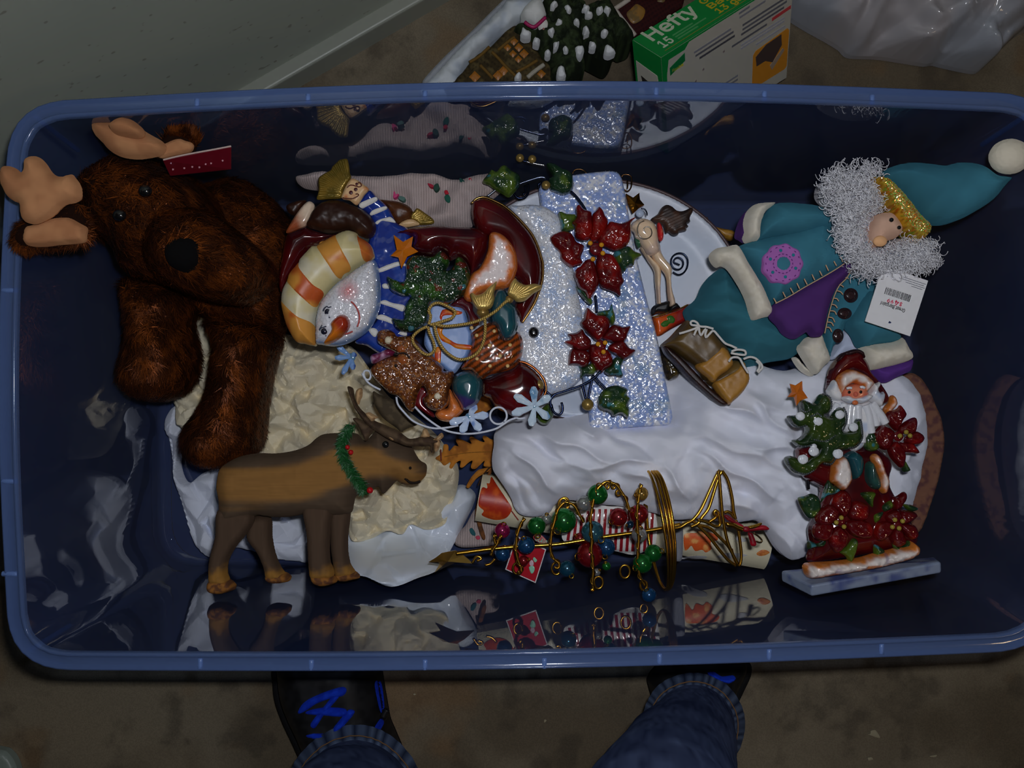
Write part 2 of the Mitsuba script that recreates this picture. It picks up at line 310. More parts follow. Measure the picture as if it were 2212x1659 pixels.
# rim: rolled inner lip, flange, outer lip and skirt
prof = [(.0145, -.004), (.0143, -.001), (.0135, .0008), (.0120, .0012), (.0108, .0006), (.0100, -.0006), (.006, -.0010), (.003, -.0006), (.0018, .0004), (.0006, .0002), (-.0002, -.002), (-.0006, -.010), (-.0010, -.022)]
put(BIN, 'rim', loft([at(inset(ring_out, a) if abs(a) > 1e-4 else ring_out, RIM + b) for a, b in prof][::-1]), mat='bin_milky')
tree_in = cKDTree(ring_in); tree_out = cKDTree(ring_out)
def rib(px, py, qx, qy):
    a, b = W(Z(f'X {px},{py} {qx},{qy}'), RIM - .0004); a[2] = b[2] = RIM - .0005
    return tube(np.linspace(a, b, 4) + [0, 0, -.001], .0021, 8)
for x in (425, 665, 918, 1166, 1418, 1652, 1885):
    yt = np.interp(x, [130, 600, 1300, 2170], [215, 192, 172, 202]); put(BIN, 'rim_rib', rib(x, yt + 13, x, yt + 33), mat='bin_rib')
for x in (432, 672, 918, 1176, 1425, 1662, 1905):
    yb = np.interp(x, [100, 600, 1100, 1640, 2212], [1452, 1462, 1461, 1440, 1412]); put(BIN, 'rim_rib', rib(x, yb - 14, x, yb - 36), mat='bin_rib')
for s in ('X 75,252 168,324', 'X 60,1408 150,1352', 'X 2222,246 2122,312'):
    a, b = Z(s); zz = [RIM - .012, RIM - .075]
    put(BIN, 'corner_rib', tube(np.linspace(W([a], zz[0])[0], W([b], zz[1])[0], 6) * [1, 1, 1], .0022, 8), mat='bin_rib')
for y in (627, 1040, 1240): put(BIN, 'rim_rib', rib(4, y, 36, y), mat='bin_rib')
# ------------------------------------------------------------------ papers and wrappings at the bottom of the bin
def crumple(seed, n, f0, f1, amp, warp=.35, top=.02):
    """Height of crumpled paper: folds in many directions with sharp creases."""
    r = np.random.default_rng(seed); ks = []
    for i in range(n):
        a = r.uniform(0, np.pi); f = f0 * (f1 / f0)**(i / max(1, n - 1)) * r.uniform(.8, 1.25); ks.append((math.cos(a) * f, math.sin(a) * f, r.uniform(0, 1), (f0 / f)**.85, r.uniform(.6, 1.1)))
    def fn(p, d):
        q = np.c_[p * 1.0, np.zeros(len(p))]
        wx = (meshkit.fbm(q * .012, 2, seed) - .5) * 90 * warp; wy = (meshkit.fbm(q * .012 + 40, 2, seed) - .5) * 90 * warp
        x, y = p[:, 0] + wx, p[:, 1] + wy; h = 0
        for a, b, ph, am, m in ks:
            t = a * x + b * y + ph; h = h + am * m * np.abs((t % 1.0) - .5) * meshkit.noise(q * .02 + ph * 50, seed)
        return np.minimum(amp * (h - h.mean()), top)
    return fn
def ridges(lines, amp, wide):
    """Sharp folds along drawn lines: amplitude alternates up and down, fading out at the ends."""
    L = [Z('X ' + s) for s in lines.split(';')]
    def fn(p, d):
        h = 0
        for i, q in enumerate(L):
            for a, b in zip(q[:-1], q[1:]):
                u = b - a; l = np.linalg.norm(u); u = u / l; s = (p - a) @ u; n = (p - a) @ np.array([-u[1], u[0]]) + 5 * np.sin(s / 17 + i)
                e = np.clip(s / (.3 * l), 0, 1) * np.clip((l - s) / (.3 * l), 0, 1); w = wide * (.7 + .6 * ((i * 7) % 5) / 4)
                h = h + amp * (1 if i % 3 else -.7) * e * np.where(n > 0, np.exp(-np.abs(n) / w), np.exp(-np.abs(n) / (w * 2.4)))
        return h
    return fn
def facets(*levels, seed=1):
    """Crumpled paper: flat facets between random points, in several sizes (spacing in drawing units, height in metres)."""
    def fn(p, d):
        r = np.random.default_rng(seed); h = 0; lo, hi = p.min(0) - 60, p.max(0) + 60
        for sp_, amp in levels:
            n = int(np.prod((hi - lo) / sp_)) + 4; q = r.uniform(lo, hi, (n, 2)); q = np.vstack([q, [lo - 50, [lo[0] - 50, hi[1] + 50], hi + 50, [hi[0] + 50, lo[1] - 50]]])
            h = h + LinearNDInterpolator(q, r.uniform(-1, 1, len(q)) * amp)(p)
        return h
    return fn
def slope(a, za, b, zb):
    a, b = np.array(a, float), np.array(b, float); u = (b - a) / ((b - a) @ (b - a))
    return lambda p: za + (zb - za) * np.clip((p - a) @ u, -.3, 1.3)
t1 = thing('tissue_paper', 'white tissue paper showing between the legs of the wooden moose', 'tissue paper')
put(t1, '', pillow(Z('X 352,905 380,872 402,905 396,960 382,1000 400,1045 440,1020 520,1010 640,1080 672,1150 662,1214 640,1216 600,1212 566,1206 540,1193 500,1186 478,1194 452,1208 428,1192 405,1150 386,1090 372,1030 360,960'), .014, .022, 40, 4, .004, fn=facets((50, .011), (24, .006), seed=6), seed=1), S(216, 222, 236), 'matte', smooth=False)
t2 = thing('plastic_bag', 'bluish white plastic bag lying flat right of the wooden moose legs', 'plastic bag')
put(t2, '', pillow(Z('X 738,1120 800,1110 900,1075 968,1080 985,1052 1004,1050 1026,1068 1022,1092 1004,1130 978,1180 946,1232 900,1252 843,1271 790,1250 745,1236 728,1180'), lambda p: .026 + .100 * sstep(1150, 1272, p[:, 1]), .016, 30, 4, .003, fn=facets((90, .012), (44, .007), seed=9)), S(214, 222, 234), 'film', smooth=True)
t3 = thing('packing_paper', 'cream crumpled packing paper behind the wooden moose', 'packing paper')
put(t3, '', pillow(Z('X 396,705 440,652 520,690 600,716 660,730 745,742 790,790 830,850 880,890 930,930 962,968 988,1010 985,1062 968,1104 958,1136 920,1148 884,1136 866,1158 834,1150 796,1168 758,1172 736,1120 640,1040 560,1005 520,985 430,980 392,930 366,858 386,780'), slope((400, 800), .030, (950, 1050), .042), .026, 50, 3.6, .004, fn=facets((46, .013), (25, .0115), (13, .0042), seed=4)), S(222, 212, 184), 'matte', smooth=False)

# ------------------------------------------------------------------ the large thing wrapped in white tissue, on its brown round base
tb = thing('tissue_wrapped_bundle', 'large long bundle wrapped in white tissue paper lying under the metal santa', 'bundle')
def zb(p): return .118 + .030 * sstep(1060, 1700, p[:, 0]) - .032 * (1 - sstep(880, 950, p[:, 1])) * (1 - sstep(1430, 1530, p[:, 0])) - .012 * sstep(1040, 1100, p[:, 1]) * (1 - sstep(1640, 1700, p[:, 0])) 
FOLDS = ridges('1120,940 1250,1012;1140,925 1340,1005;1180,960 1300,1045;1300,925 1430,1000;1460,930 1700,1012;1480,960 1690,1085;1500,1010 1650,1092;1560,955 1730,975;1240,1012 1420,985;1085,985 1180,1100;1100,960 1215,1075;1640,1130 1720,1200;1660,1120 1755,1190;1420,1000 1490,1085;1700,980 1740,1100;1350,880 1490,935;1230,900 1290,960;1540,1080 1640,1105;1090,1010 1150,1108;1600,850 1710,960;1500,850 1650,915;1920,840 1960,1000;1930,1010 1975,900;1330,1010 1460,1060;1250,1050 1400,1090', .013, 9)
def folds(p, d):
    x, y = p[:, 0], p[:, 1]; q = np.c_[p, np.zeros(len(p))]
    s = (y - 1000) * .87 - (x - 1060) * .48 + (meshkit.fbm(q * .006, 3, 4) - .5) * 160
    h = (.022 * np.abs(((s / 88) % 1) - .5) + .012 * np.abs(((s * .9 + 30) / 41 % 1) - .5)) * (.35 + 1.1 * meshkit.fbm(q * .007 + 9, 2, 8)) - .008
    return h * .22 + FOLDS(p, d) + .016 * (meshkit.fbm(q * .008, 3, 9) - .5)
cr2 = crumple(33, 10, .005, .026, .010, 1.0)
tis = pillow(Z('X 1076,925 1066,965 1062,995 1065,1018 1075,1034 1090,1056 1104,1080 1112,1101 1128,1116 1160,1119 1188,1110 1202,1092 1232,1083 1290,1092 1350,1097 1420,1112 1462,1126 1515,1124 1590,1132 1640,1128 1664,1150 1690,1192 1718,1214 1752,1206 1850,1190 1940,1165 1972,1126 1985,1075 2001,1000 2006,950 2004,905 1996,868 1980,832 1950,806 1880,780 1790,776 1700,800 1600,770 1500,760 1420,790 1330,830 1240,850 1160,880'), zb, .026, 60, 4, .018, fn=lambda p, d: folds(p, d) + cr2(p, d) + facets((64, .0042), (30, .0010), seed=12)(p, d))
put(tb, 'tissue_wrap', tis, S(222, 225, 236), 'matte', smooth=True)
put(tb, 'tissue_flap', pillow(Z('SD 1285,1115 1340,1140 1390,1200 1440,1300 1380,1350 1300,1350 1165,1390 1200,1290'), .168, .010, 14, 4, .004, fn=crumple(5, 6, .01, .04, .01)), S(190, 200, 222), 'matte', label='bluish tissue corner')
put(tb, 'round_base', pillow(Z('X 1962,806 1985,812 1998,825 2014,852 2024,878 2034,900 2040,930 2042,960 2037,995 2028,1040 2014,1085 1998,1130 1984,1152 1940,1180 1850,1190 1800,1100 1800,900 1880,820'), .136, .004, 6, 4, .014, rough=.0006, freq=700, color=mottle(S(122, 84, 66), S(92, 58, 58), 260, .45, .7)), mat='matte', label='brown round base edge')
# ------------------------------------------------------------------ roll printed with autumn leaves, and the striped tin in front of it
def leafprint(parent, outline, zf, color, name='printed_leaf', lift=.0012):
    put(parent, name, pillow(outline, lambda p: zf(p) + lift, .0003, 3, 3, .0008, color=color, zxy=.075), mat='satin')
AX0, AX1 = np.array([1040., 1078.]), np.array([1660., 1182.])
axd = (AX1 - AX0) / np.linalg.norm(AX1 - AX0); axn = np.array([-axd[1], axd[0]])
def zroll(p):
    o = np.abs((p - AX0) @ axn) / 56; return .058 + .030 * np.sqrt(np.clip(1 - o**2, 0, 1))
lr = thing('leaf_print_roll', 'cream roll printed with red and orange autumn leaves under the tissue bundle', 'paper roll')
def rollpoly(a, b, r=52):
    L = np.linalg.norm(AX1 - AX0); return np.array([AX0 + axd * L * a - axn * r, AX0 + axd * L * b - axn * r, AX0 + axd * L * b + axn * r * .95, AX0 + axd * L * a + axn * r * .95])
put(lr, 'roll', pillow(rollpoly(-.01, 1.0), zroll, 0, 4, 5, .02, sharp=True, zxy=.075), S(214, 206, 176), 'satin')
red = mottle(S(176, 44, 20), S(214, 92, 30), 130, .45, .75, 5)
leafprint(lr, Z('L 1190,960 1170,1040 1150,1060 1120,1050 1130,1130 1060,1110 1030,1160 1000,1290 995,1400 1075,1480 1040,1550 1150,1610 1280,1635 1420,1600 1500,1500 1510,1420 1400,1250 1280,1080'), zroll, red)
leafprint(lr, Z('O 735,985 900,960 960,930 1140,970 1200,1030 1190,1060 1100,1090 1120,1180 1050,1240 990,1200 900,1220 840,1140 800,1190 755,1210'), zroll, mottle(S(222, 96, 40), S(240, 170, 96), 160, .5, .7, 2))
leafprint(lr, Z('O 680,1370 800,1330 900,1300 1060,1300 1060,1340 900,1370 760,1385'), zroll, S(120, 40, 40))
leafprint(lr, Z('O 1200,1310 1300,1250 1420,1240 1620,1270 1500,1310 1340,1330'), zroll, S(168, 50, 44))
leafprint(lr, Z('O 1740,1250 1800,1200 1860,1195 1920,1230 1850,1275 1780,1280'), zroll, mottle(S(190, 100, 50), S(214, 140, 70), 300))
leafprint(lr, Z('O 1450,1040 1490,1000 1600,1060 1540,1085 1480,1080'), zroll, S(54, 84, 50))
put(lr, 'printed_stem', wire('L 1510,1500 1560,1570 1620,1650', lambda p: zroll(p) + .0018, .0006), S(150, 60, 50), 'satin')
put(lr, 'end_cap', pillow(Z('O 520,740 640,770 730,810 755,1000 742,1330 690,1385 610,1330 575,1000'), .090, .002, 6, 4, .02), S(128, 130, 138), 'matte', label='grey band around the roll')
st = thing('striped_tin', 'glossy white tin with red stripes behind the jingle bells', 'tin')
def ztin(p): o = np.clip(np.abs(p[:, 1] - 1130 - (p[:, 0] - 1320) * .05) / 62, 0, 1); return .094 + .012 * np.sqrt(1 - o**2)
put(st, 'body', pillow(Z('N 260,1165 320,900 440,760 700,630 950,650 1180,650 1560,700 1650,850 1640,1180 1560,1270 1330,1370 1080,1330 800,1250'), ztin, .0005, 5, 4, .006), S(222, 220, 216), 'gloss')
for i in range(15):
    x0 = 300 + i * 88; ya, yb = (max(690, 900 - i * 60) if i < 5 else 690), (1160 + min(i, 9) * 18)
    q = Z(f'N {x0 + 40},{ya} {x0 + 80},{ya} {x0 + 45},{yb} {x0},{yb}')
    put(st, 'stripe', pillow(q, lambda p: ztin(p) + .0012, .0003, 2, 4, .0008, sharp=True), S(140, 26, 34), 'gloss')
# ------------------------------------------------------------------ ribbed holly-print cloth (two pieces show) 
def ribs(k, per, a): return lambda p, d: .00055 * np.sin((p[:, 0] * math.cos(a) + p[:, 1] * math.sin(a)) * 2 * np.pi / per) + k * (meshkit.fbm(np.c_[p * .016, p[:, 0] * 0], 3, 5) - .5)
hc = thing('holly_print_cloth', 'crumpled pinkish ribbed cloth with holly print behind the snowman scarf', 'cloth')
clothcol = lambda p, d, w: lerp(S(188, 172, 168), S(150, 136, 134), .5 + .5 * np.sin(p[:, 0] * 2 * np.pi / 5.2)) 
put(hc, 'cloth', pillow(Z('X 638,378 700,371 760,376 840,381 890,374 940,376 985,388 1020,380 1062,371 1085,402 1060,430 1030,470 1010,490 960,492 880,490 840,460 800,430 770,415 700,408 650,400'), .135, .018, 22, 2.2, .004, fn=ribs(.028, 5.2, .1), color=clothcol), mat='matte')
for s, c in (('A 2100,400 2130,390 2150,420 2140,440 2110,435', S(170, 34, 50)), ('A 2100,470 2140,440 2170,480 2160,540 2120,520', S(30, 84, 70)), ('A 1980,330 2020,310 2040,360 2000,400 1970,370', S(40, 70, 60)), ('A 1900,310 1950,320 1980,350 1930,350', S(160, 40, 60)),
             ('A 1490,480 1500,400 1520,440 1550,430 1530,470', S(196, 70, 120)), ('A 1550,490 1570,460 1630,480 1610,520', S(80, 110, 104)), ('E -150,300 -100,330 -60,400 -110,420 -140,370', S(24, 66, 60)), ('E -50,320 -20,300 0,340 -30,360', S(170, 36, 56))):
    put(hc, 'printed_leaf', pillow(Z(s), .157, .0004, 3, 1.6, .009), c, 'matte')
h2 = thing('holly_print_ribbon', 'ribbed holly-print ribbon end below the printed red leaf', 'ribbon')
put(h2, 'ribbon', pillow(Z('M 420,1070 500,900 590,800 700,600 760,560 830,700 1040,740 1080,900 1060,1080 820,1120 560,1140'), .028, .012, 12, 1.8, .003, fn=ribs(.012, 4.4, .35), color=clothcol), mat='matte')
put(h2, 'printed_leaf', pillow(Z('M 650,860 690,840 740,920 730,950 680,930'), .0405, .0004, 3, 1.5, .004), S(40, 90, 96), 'matte')
put(h2, 'printed_berry', pillow(Z('M 740,970 790,950 810,990 770,1010'), .0405, .0004, 3, 1.5, .004), S(186, 70, 90), 'matte')
# ------------------------------------------------------------------ spray of dried autumn leaves
al = thing('autumn_leaf_spray', 'dry orange-brown oak leaf on a twig left of the tissue bundle', 'autumn leaf')
oak = lambda p, d, w: lerp(S(190, 122, 44), S(150, 90, 34), sstep(.4, .65, fbm(w, 120, 3)))
put(al, 'leaf', pillow(Z('L 300,660 380,600 420,540 430,450 480,440 505,470 510,545 540,530 600,462 665,470 625,390 650,345 760,385 870,432 838,350 880,318 990,380 1082,405 1048,330 1085,302 1180,360 1260,400 1230,600 1200,780 1120,800 1065,780 1082,700 1010,770 930,835 862,810 890,705 830,730 740,808 690,800 700,705 630,735 560,828 518,805 540,722 440,780 380,720'), .068, .0022, 20, 2.2, .001, rough=.0012, freq=120, color=oak), mat='matte', smooth=True)
put(al, 'leaf', pillow(Z('L 790,1110 860,980 900,930 980,850 1050,830 1180,800 1190,850 1090,900 960,980 880,1080 830,1140'), .060, .002, 10, 2.2, .001, rough=.0012, freq=120, color=oak), mat='matte')
put(al, 'leaf', pillow(Z('L 1185,830 1100,960 1040,1100 1000,1200 960,1380 935,1500 930,1640 960,1640 990,1420 1030,1200 1070,1060 1190,900'), .062, .0015, 8, 2.2, .001, color=mottle(S(128, 78, 36), S(92, 54, 30), 200)), mat='matte')
put(al, 'leaf', pillow(Z('M 735,560 790,560 830,760 890,980 840,990 770,780'), .052, .0012, 6, 2.2, .001, color=mottle(S(120, 74, 40), S(90, 56, 34), 200)), mat='matte')
put(al, 'leaf', pillow(Z('D 1250,960 1320,870 1400,880 1460,990 1400,1040 1300,1120 1240,1060'), .075, .0015, 8, 2.2, .001, color=oak), mat='matte')
put(al, 'vein', wire('L 440,640 700,590 950,565 1200,560', .0715, .00035, 5), S(140, 92, 34), 'matte')
put(al, 'stem', wire('L 385,520 388,600 390,700', .073, .0007), S(110, 30, 16), 'satin')
put(al, 'stem', wire('L 1180,790 1100,880 1020,1000 980,1100', .067, .0007), S(60, 40, 26), 'matte')
# ------------------------------------------------------------------ carved wooden moose with a green wreath
mo = thing('wooden_moose', 'carved brown wooden moose figurine wearing a small green wreath', 'moose figurine')
def mzone(p): return meshkit.fbm(np.c_[p * [.004, .05], p[:, 0] * 0], 3, 2)
BANDT = np.array([[430, 1010], [560, 1010], [650, 1000], [700, 985], [740, 965], [800, 962], [860, 995], [890, 1005], [930, 1020]], float)
BANDB = np.array([[430, 1085], [560, 1085], [650, 1078], [700, 1062], [740, 1045], [800, 1020], [840, 1018], [880, 1046], [930, 1044]], float)
def woodmoose(p, d, w):
    t = np.interp(p[:, 0], BANDT[:, 0], BANDT[:, 1]); b = np.interp(p[:, 0], BANDB[:, 0], BANDB[:, 1]); n = (mzone(p) - .5) * 26
    k = sstep(-9, 12, p[:, 1] - t + n) * (1 - sstep(-10, 14, p[:, 1] - b + n))
    g = .86 + .28 * meshkit.fbm(np.c_[p * [.02, .35], p[:, 0] * 0], 3, 6)
    return lerp(S(86, 70, 55), S(142, 102, 54), k) * g[:, None]
def legpaint(p, d, w):
    k = sstep(1216, 1246, p[:, 1] + (meshkit.fbm(np.c_[p * .08, p[:, 0] * 0], 2, 4) - .5) * 30)
    g = .86 + .28 * meshkit.fbm(np.c_[p * [.3, .02], p[:, 0] * 0], 3, 6)
    return lerp(S(82, 64, 50), S(152, 108, 48), k) * g[:, None]
MZ = .136
body = pillow(Z('MO 140,810 165,720 240,660 350,612 500,586 680,586 850,556 960,510 1030,450 1100,412 1240,400 1400,405 1470,470 1540,420 1600,352 1660,380 1740,440 1830,490 1900,525 1950,610 1985,655 2030,680 2042,720 2030,790 1990,835 1970,862 1870,872 1790,850 1765,838 1700,905 1640,955 1590,890 1480,955 1400,975 1375,1050 1345,1130 1180,1150 1000,1150 920,1143 780,1167 620,1167 500,1152 420,1190 300,1230 200,1220 160,1130 150,1000 132,900'), MZ, .026, 44, 3.2, 0, both=True, color=woodmoose, rough=.0006, freq=160)
put(mo, 'body', body, mat='matte')
for zz, s in ((MZ + .008, 'X 470,1100 535,1105 545,1128 527,1158 507,1182 490,1214 487,1241 492,1258 480,1268 452,1264 447,1240 450,1206 462,1160'),
              (MZ - .008, 'X 540,1120 580,1118 585,1165 592,1200 606,1232 622,1246 612,1254 586,1258 572,1250 566,1226 552,1195 530,1162'),
              (MZ + .008, 'X 654,1090 714,1090 712,1140 710,1180 712,1215 720,1238 712,1252 672,1254 664,1225 660,1160'),
              (MZ - .008, 'X 712,1090 754,1085 750,1164 751,1200 757,1224 766,1238 752,1250 724,1248 716,1215 711,1170')):
    put(mo, 'leg', pillow(Z(s), zz, .013, 17, 3, 0, both=True, color=legpaint), mat='matte')
for zz, s in ((MZ + .008, 'X 449,1256 470,1250 494,1256 506,1272 492,1280 472,1285 452,1282 445,1272'), (MZ - .008, 'X 572,1244 596,1236 616,1240 626,1251 618,1259 590,1262 574,1256'),
              (MZ + .008, 'X 670,1244 690,1240 716,1244 727,1256 716,1264 692,1268 674,1260'), (MZ - .008, 'X 722,1240 740,1234 764,1236 776,1249 762,1254 740,1258 724,1253')):
    put(mo, 'hoof', pillow(Z(s), zz, .012, 10, 2.5, 0, both=True, color=mottle(S(150, 98, 44), S(98, 62, 40), 300, .4, .6)), mat='matte')
dark = mottle(S(92, 74, 56), S(70, 54, 42), 260, .4, .65)
tan = S(196, 160, 116)
def az(p): return .156 + .00009 * (p[:, 0] - 780)
put(mo, 'antler', pillow(Z('AN 575,30 640,60 700,85 780,110 860,150 930,240 1000,330 1105,420 1060,450 1000,472 945,500 920,520 860,470 760,400 690,340 640,270 590,170'), .146, .008, 14, 3, .003, color=mottle(S(88, 76, 58), S(70, 60, 46), 200)), mat='matte', label='broad back antler')
an = put(mo, 'antler', pillow(Z('AN 268,-20 330,-10 345,60 352,120 395,200 445,262 560,360 620,395 700,425 800,470 880,505 950,560 1010,598 1100,588 1180,560 1250,562 1330,602 1385,625 1370,660 1320,665 1300,690 1290,770 1262,740 1262,690 1150,690 1000,690 880,650 790,615 720,580 640,530 560,480 500,430 450,370 400,300 360,240 330,170'), az, .010, 12, 2.5, .003, color=dark), mat='matte')
for s in ('AN 1295,612 1340,580 1392,528 1415,540 1422,575 1390,605 1350,625', 'AN 1308,650 1340,628 1372,618 1382,660 1372,700 1350,740 1318,748', 'AN 1150,570 1165,540 1180,482 1215,478 1240,520 1258,570 1200,590', 'AN 692,520 730,505 770,515 850,590 845,620 800,615 740,570', 'AN 490,300 530,280 570,300 640,345 600,360 570,400 540,370', 'AN 372,120 378,20 440,-10 447,80 425,130 402,190'):
    put(an, 'tip', pillow(Z(s), lambda p: az(p) + .0035, .006, 8, 2.2, .004, color=mottle(tan, S(150, 112, 76), 300, .5, .7)), mat='matte')
put(mo, 'ear', pillow(Z('AN 338,365 372,345 420,365 480,395 540,440 575,480 570,520 540,560 495,625 470,590 450,550 430,500 400,440'), .160, .006, 9, 2.2, .004, color=dark), mat='matte')
put(mo, 'eye', ball(Z('AN 735,665')[0], .1625, 7.4, 7.4, 4.5), S(12, 14, 16), 'gloss')
put(mo, 'nostril', ball(Z('AN 1030,945')[0], .1605, 3.0, 3.4, 2), S(26, 18, 12), 'matte')
put(mo, 'mouth', wire('AN 965,1070 990,1090 1030,1118 1090,1122 1150,1104', .156, .0011), S(34, 26, 20), 'matte')
wr = np.array(Z('AN 330,450 270,520 235,590 205,680 215,760 240,850 285,930 340,1020 385,1090 430,1150 470,1220')); wp = resample(spline(wr, 6, False), 1.2, False)
vv, ff, cc = [], [], []
for i in range(2300):
    k = rng.integers(len(wp)); o = wp[k] + rng.normal(0, 3.2, 2); z0 = .160 + rng.uniform(0, .008)
    tg = wp[min(k + 3, len(wp) - 1)] - wp[max(k - 3, 0)]; base = math.atan2(tg[1], tg[0]); a = base + rng.choice([-1, 1]) * rng.uniform(.3, 1.2)
    L = rng.uniform(9, 18); e = o + L * np.array([math.cos(a), math.sin(a)]); nrm = np.array([-math.sin(a), math.cos(a)]) * 1.05
    a0, a1, tip = W([o + nrm], z0)[0], W([o - nrm], z0)[0], W([e], z0 + rng.uniform(-.002, .006))[0]
    vv += [a0, a1, tip]; ff.append((3 * i, 3 * i + 1, 3 * i + 2)); g = rng.uniform(.5, 1.3); cc += [np.array(S(28, 84, 40)) * g] * 3
put(mo, 'wreath', Mesh(vv, ff, np.array(cc)), mat='satin', smooth=False, kind='stuff', label='green needle wreath')
for s, r in (('AN 280,697', 5.3), ('AN 320,758', 5.6), ('AN 548,1212', 7.2)):
    put(mo, 'berry', ball(Z(s)[0], .170, r), S(176, 16, 24), 'gloss')
# ------------------------------------------------------------------ brown plush reindeer lying with its head on the left wall
pr = thing('plush_reindeer', 'dark brown shaggy plush reindeer with tan felt antlers at the left end of the bin', 'plush toy')
def fur(parent, m, n, comb, length=.010, seed=1, width=.00055, lift=.45, zmin=None, dark=S(28, 13, 7), tip=S(132, 68, 25)):
    """Pile on the upper side of a plush part: thin bent blades, all one part."""
    r = np.random.default_rng(seed); tri = m.v[m.f]; nr = np.cross(tri[:, 1] - tri[:, 0], tri[:, 2] - tri[:, 0]); ar = np.linalg.norm(nr, axis=1); nr /= ar[:, None] + 1e-15
    w = ar * (nr[:, 2] > -.5); k = r.choice(len(w), n, p=w / w.sum()); a, b = r.uniform(size=(2, n)); s = np.sqrt(a)
    o = tri[k, 0] * (1 - s)[:, None] + tri[k, 1] * (s * (1 - b))[:, None] + tri[k, 2] * (s * b)[:, None]; N = nr[k]
    flow = np.array(comb)[None] + (np.stack([fbm(o, 38, 11), fbm(o, 38, 12), fbm(o, 38, 13)], 1) - .5) * 2.6 + r.normal(0, .38, (n, 3))
    flow -= N * (flow * N).sum(1, keepdims=True); flow /= np.linalg.norm(flow, axis=1, keepdims=True) + 1e-9
    L = length * r.uniform(.55, 1.25, n)[:, None]; side = np.cross(flow, N); wd = width * r.uniform(.7, 1.5, n)[:, None]
    p1 = o + (N * lift + flow * .6) * L * .5; p2 = o + (N * lift * .7 + flow) * L
    v = np.stack([o - side * wd, o + side * wd, p1 - side * wd * .8, p1 + side * wd * .8, p2], 1).reshape(-1, 3)
    i = np.arange(n)[:, None] * 5; f = np.stack([i + [0, 1, 3], i + [0, 3, 2], i + [2, 3, 4]], 1).reshape(-1, 3)
    t = sstep(.46, .68, fbm(o, 100, 21)) * .75 + .25 * r.uniform(size=n); t = t * r.uniform(.4, 1.15, n)
    c0 = lerp(dark, np.array(tip) * .55, t); c1 = lerp(np.array(dark) * 1.15, tip, t)
    c = np.stack([c0 * .8, c0 * .8, c0, c0, c1], 1).reshape(-1, 3)
    put(parent, 'fur', Mesh(v, f, c), mat='fibre', smooth=False, kind='stuff')
skin = S(30, 14, 8)
def plush(name, s, z, h, edge, n, comb, thick=.03, seed=1, **k):
    q_ = Polygon(spline(Z(s), 6)).buffer(0).buffer(-9); m = pillow(resample(np.array(q_.exterior.coords)[:-1], 6), z, h, edge, 5, thick, sharp=True, rough=.003, freq=60, seed=seed)
    q = put(pr, name, m, skin, 'cloth'); fur(q, m, n, comb, seed=seed, **k); return q
plush('body', 'X 395,420 410,392 450,380 500,368 545,392 580,420 605,450 625,480 632,540 622,610 600,690 585,720 540,720 500,712 430,690 380,660 330,620 290,560 300,500 340,450', .100, .062, 90, 26000, (.5, -.6, 0), .02, 3)
plush('leg', 'X 250,600 300,590 380,610 400,650 392,690 398,730 404,770 400,810 385,838 350,860 310,868 270,858 245,830 240,800 250,760 256,720 252,660', .140, .045, 60, 15000, (.1, -1, 0), .03, 4)
plush('leg', 'X 425,690 470,672 540,680 590,705 592,740 580,780 570,830 562,880 556,930 550,965 530,985 490,1010 450,1018 410,1010 382,985 376,955 385,920 410,885 432,840 440,790 444,740', .108, .052, 62, 19000, (.0, -1, 0), .02, 5)
plush('head', 'X 152,400 160,372 182,350 215,330 250,318 300,322 340,345 385,360 420,400 440,440 470,470 500,500 520,540 510,580 480,610 440,628 400,630 350,615 310,600 270,590 240,570 225,540 205,515 180,500 168,470 156,440', .200, .075, 110, 28000, (.7, -.5, 0), .05, 6)
plush('muzzle', 'X 310,470 350,440 420,440 470,470 520,510 560,560 550,600 500,640 430,640 370,620 320,590 295,540', .235, .055, 85, 17000, (.6, -.6, 0), .04, 7)
put(pr, 'nose', pillow(Z('P2 60,1560 90,1480 170,1400 270,1380 380,1390 470,1440 520,1540 515,1640 480,1730 380,1790 280,1800 180,1760 100,1700'), .284, .014, 30, 4, .012, rough=.0008, freq=300), S(12, 11, 12), 'cloth')
for s in ('P1 1735,1010', 'P1 1428,1300'): put(pr, 'eye', ball(Z(s)[0], .284, 14.5, 13, 11, 3), S(10, 11, 13), 'gloss')
felt = mottle(S(184, 132, 92), S(168, 116, 80), 60)
def soft(name, s, z, h, edge, **k): return put(pr, name, pillow(Z(s), z, h, edge, 4, 0, both=True, rough=.0006, freq=120, color=felt, power=.6), mat='cloth', **k)
a1 = soft('antler', 'P1 0,700 60,690 150,720 215,770 250,740 255,640 290,590 370,570 450,600 520,670 580,760 640,810 720,815 820,790 870,840 920,910 940,1000 925,1090 860,1135 760,1155 690,1200 610,1280 520,1340 400,1390 290,1375 230,1330 205,1240 200,1150 120,1110 40,1050 0,970 -30,900 -30,760', .338, .012, 34, label='tan felt antler with rounded tines over the rim')
a2 = soft('antler', 'P1 1060,210 1090,165 1180,145 1290,150 1370,150 1480,140 1600,190 1700,270 1800,330 1890,380 1950,440 1950,500 1900,560 1780,590 1620,610 1450,590 1330,540 1240,470 1190,410 1130,350 1080,290', .275, .014, 34)
put(a2, 'tine', pillow(Z('P1 1280,240 1300,180 1380,125 1450,110 1540,135 1620,190 1690,260 1690,330 1640,360 1560,360 1450,340 1350,310'), .290, .012, 22, 4, 0, both=True, color=felt, power=.6), mat='cloth')
e1 = put(pr, 'ear', pillow(Z('P1 170,1490 240,1410 330,1370 600,1290 750,1180 900,1150 1000,1300 1060,1430 1050,1560 960,1640 700,1690 400,1710 250,1690 165,1610'), .318, .010, 24, 4, 0, both=True), skin, 'cloth')
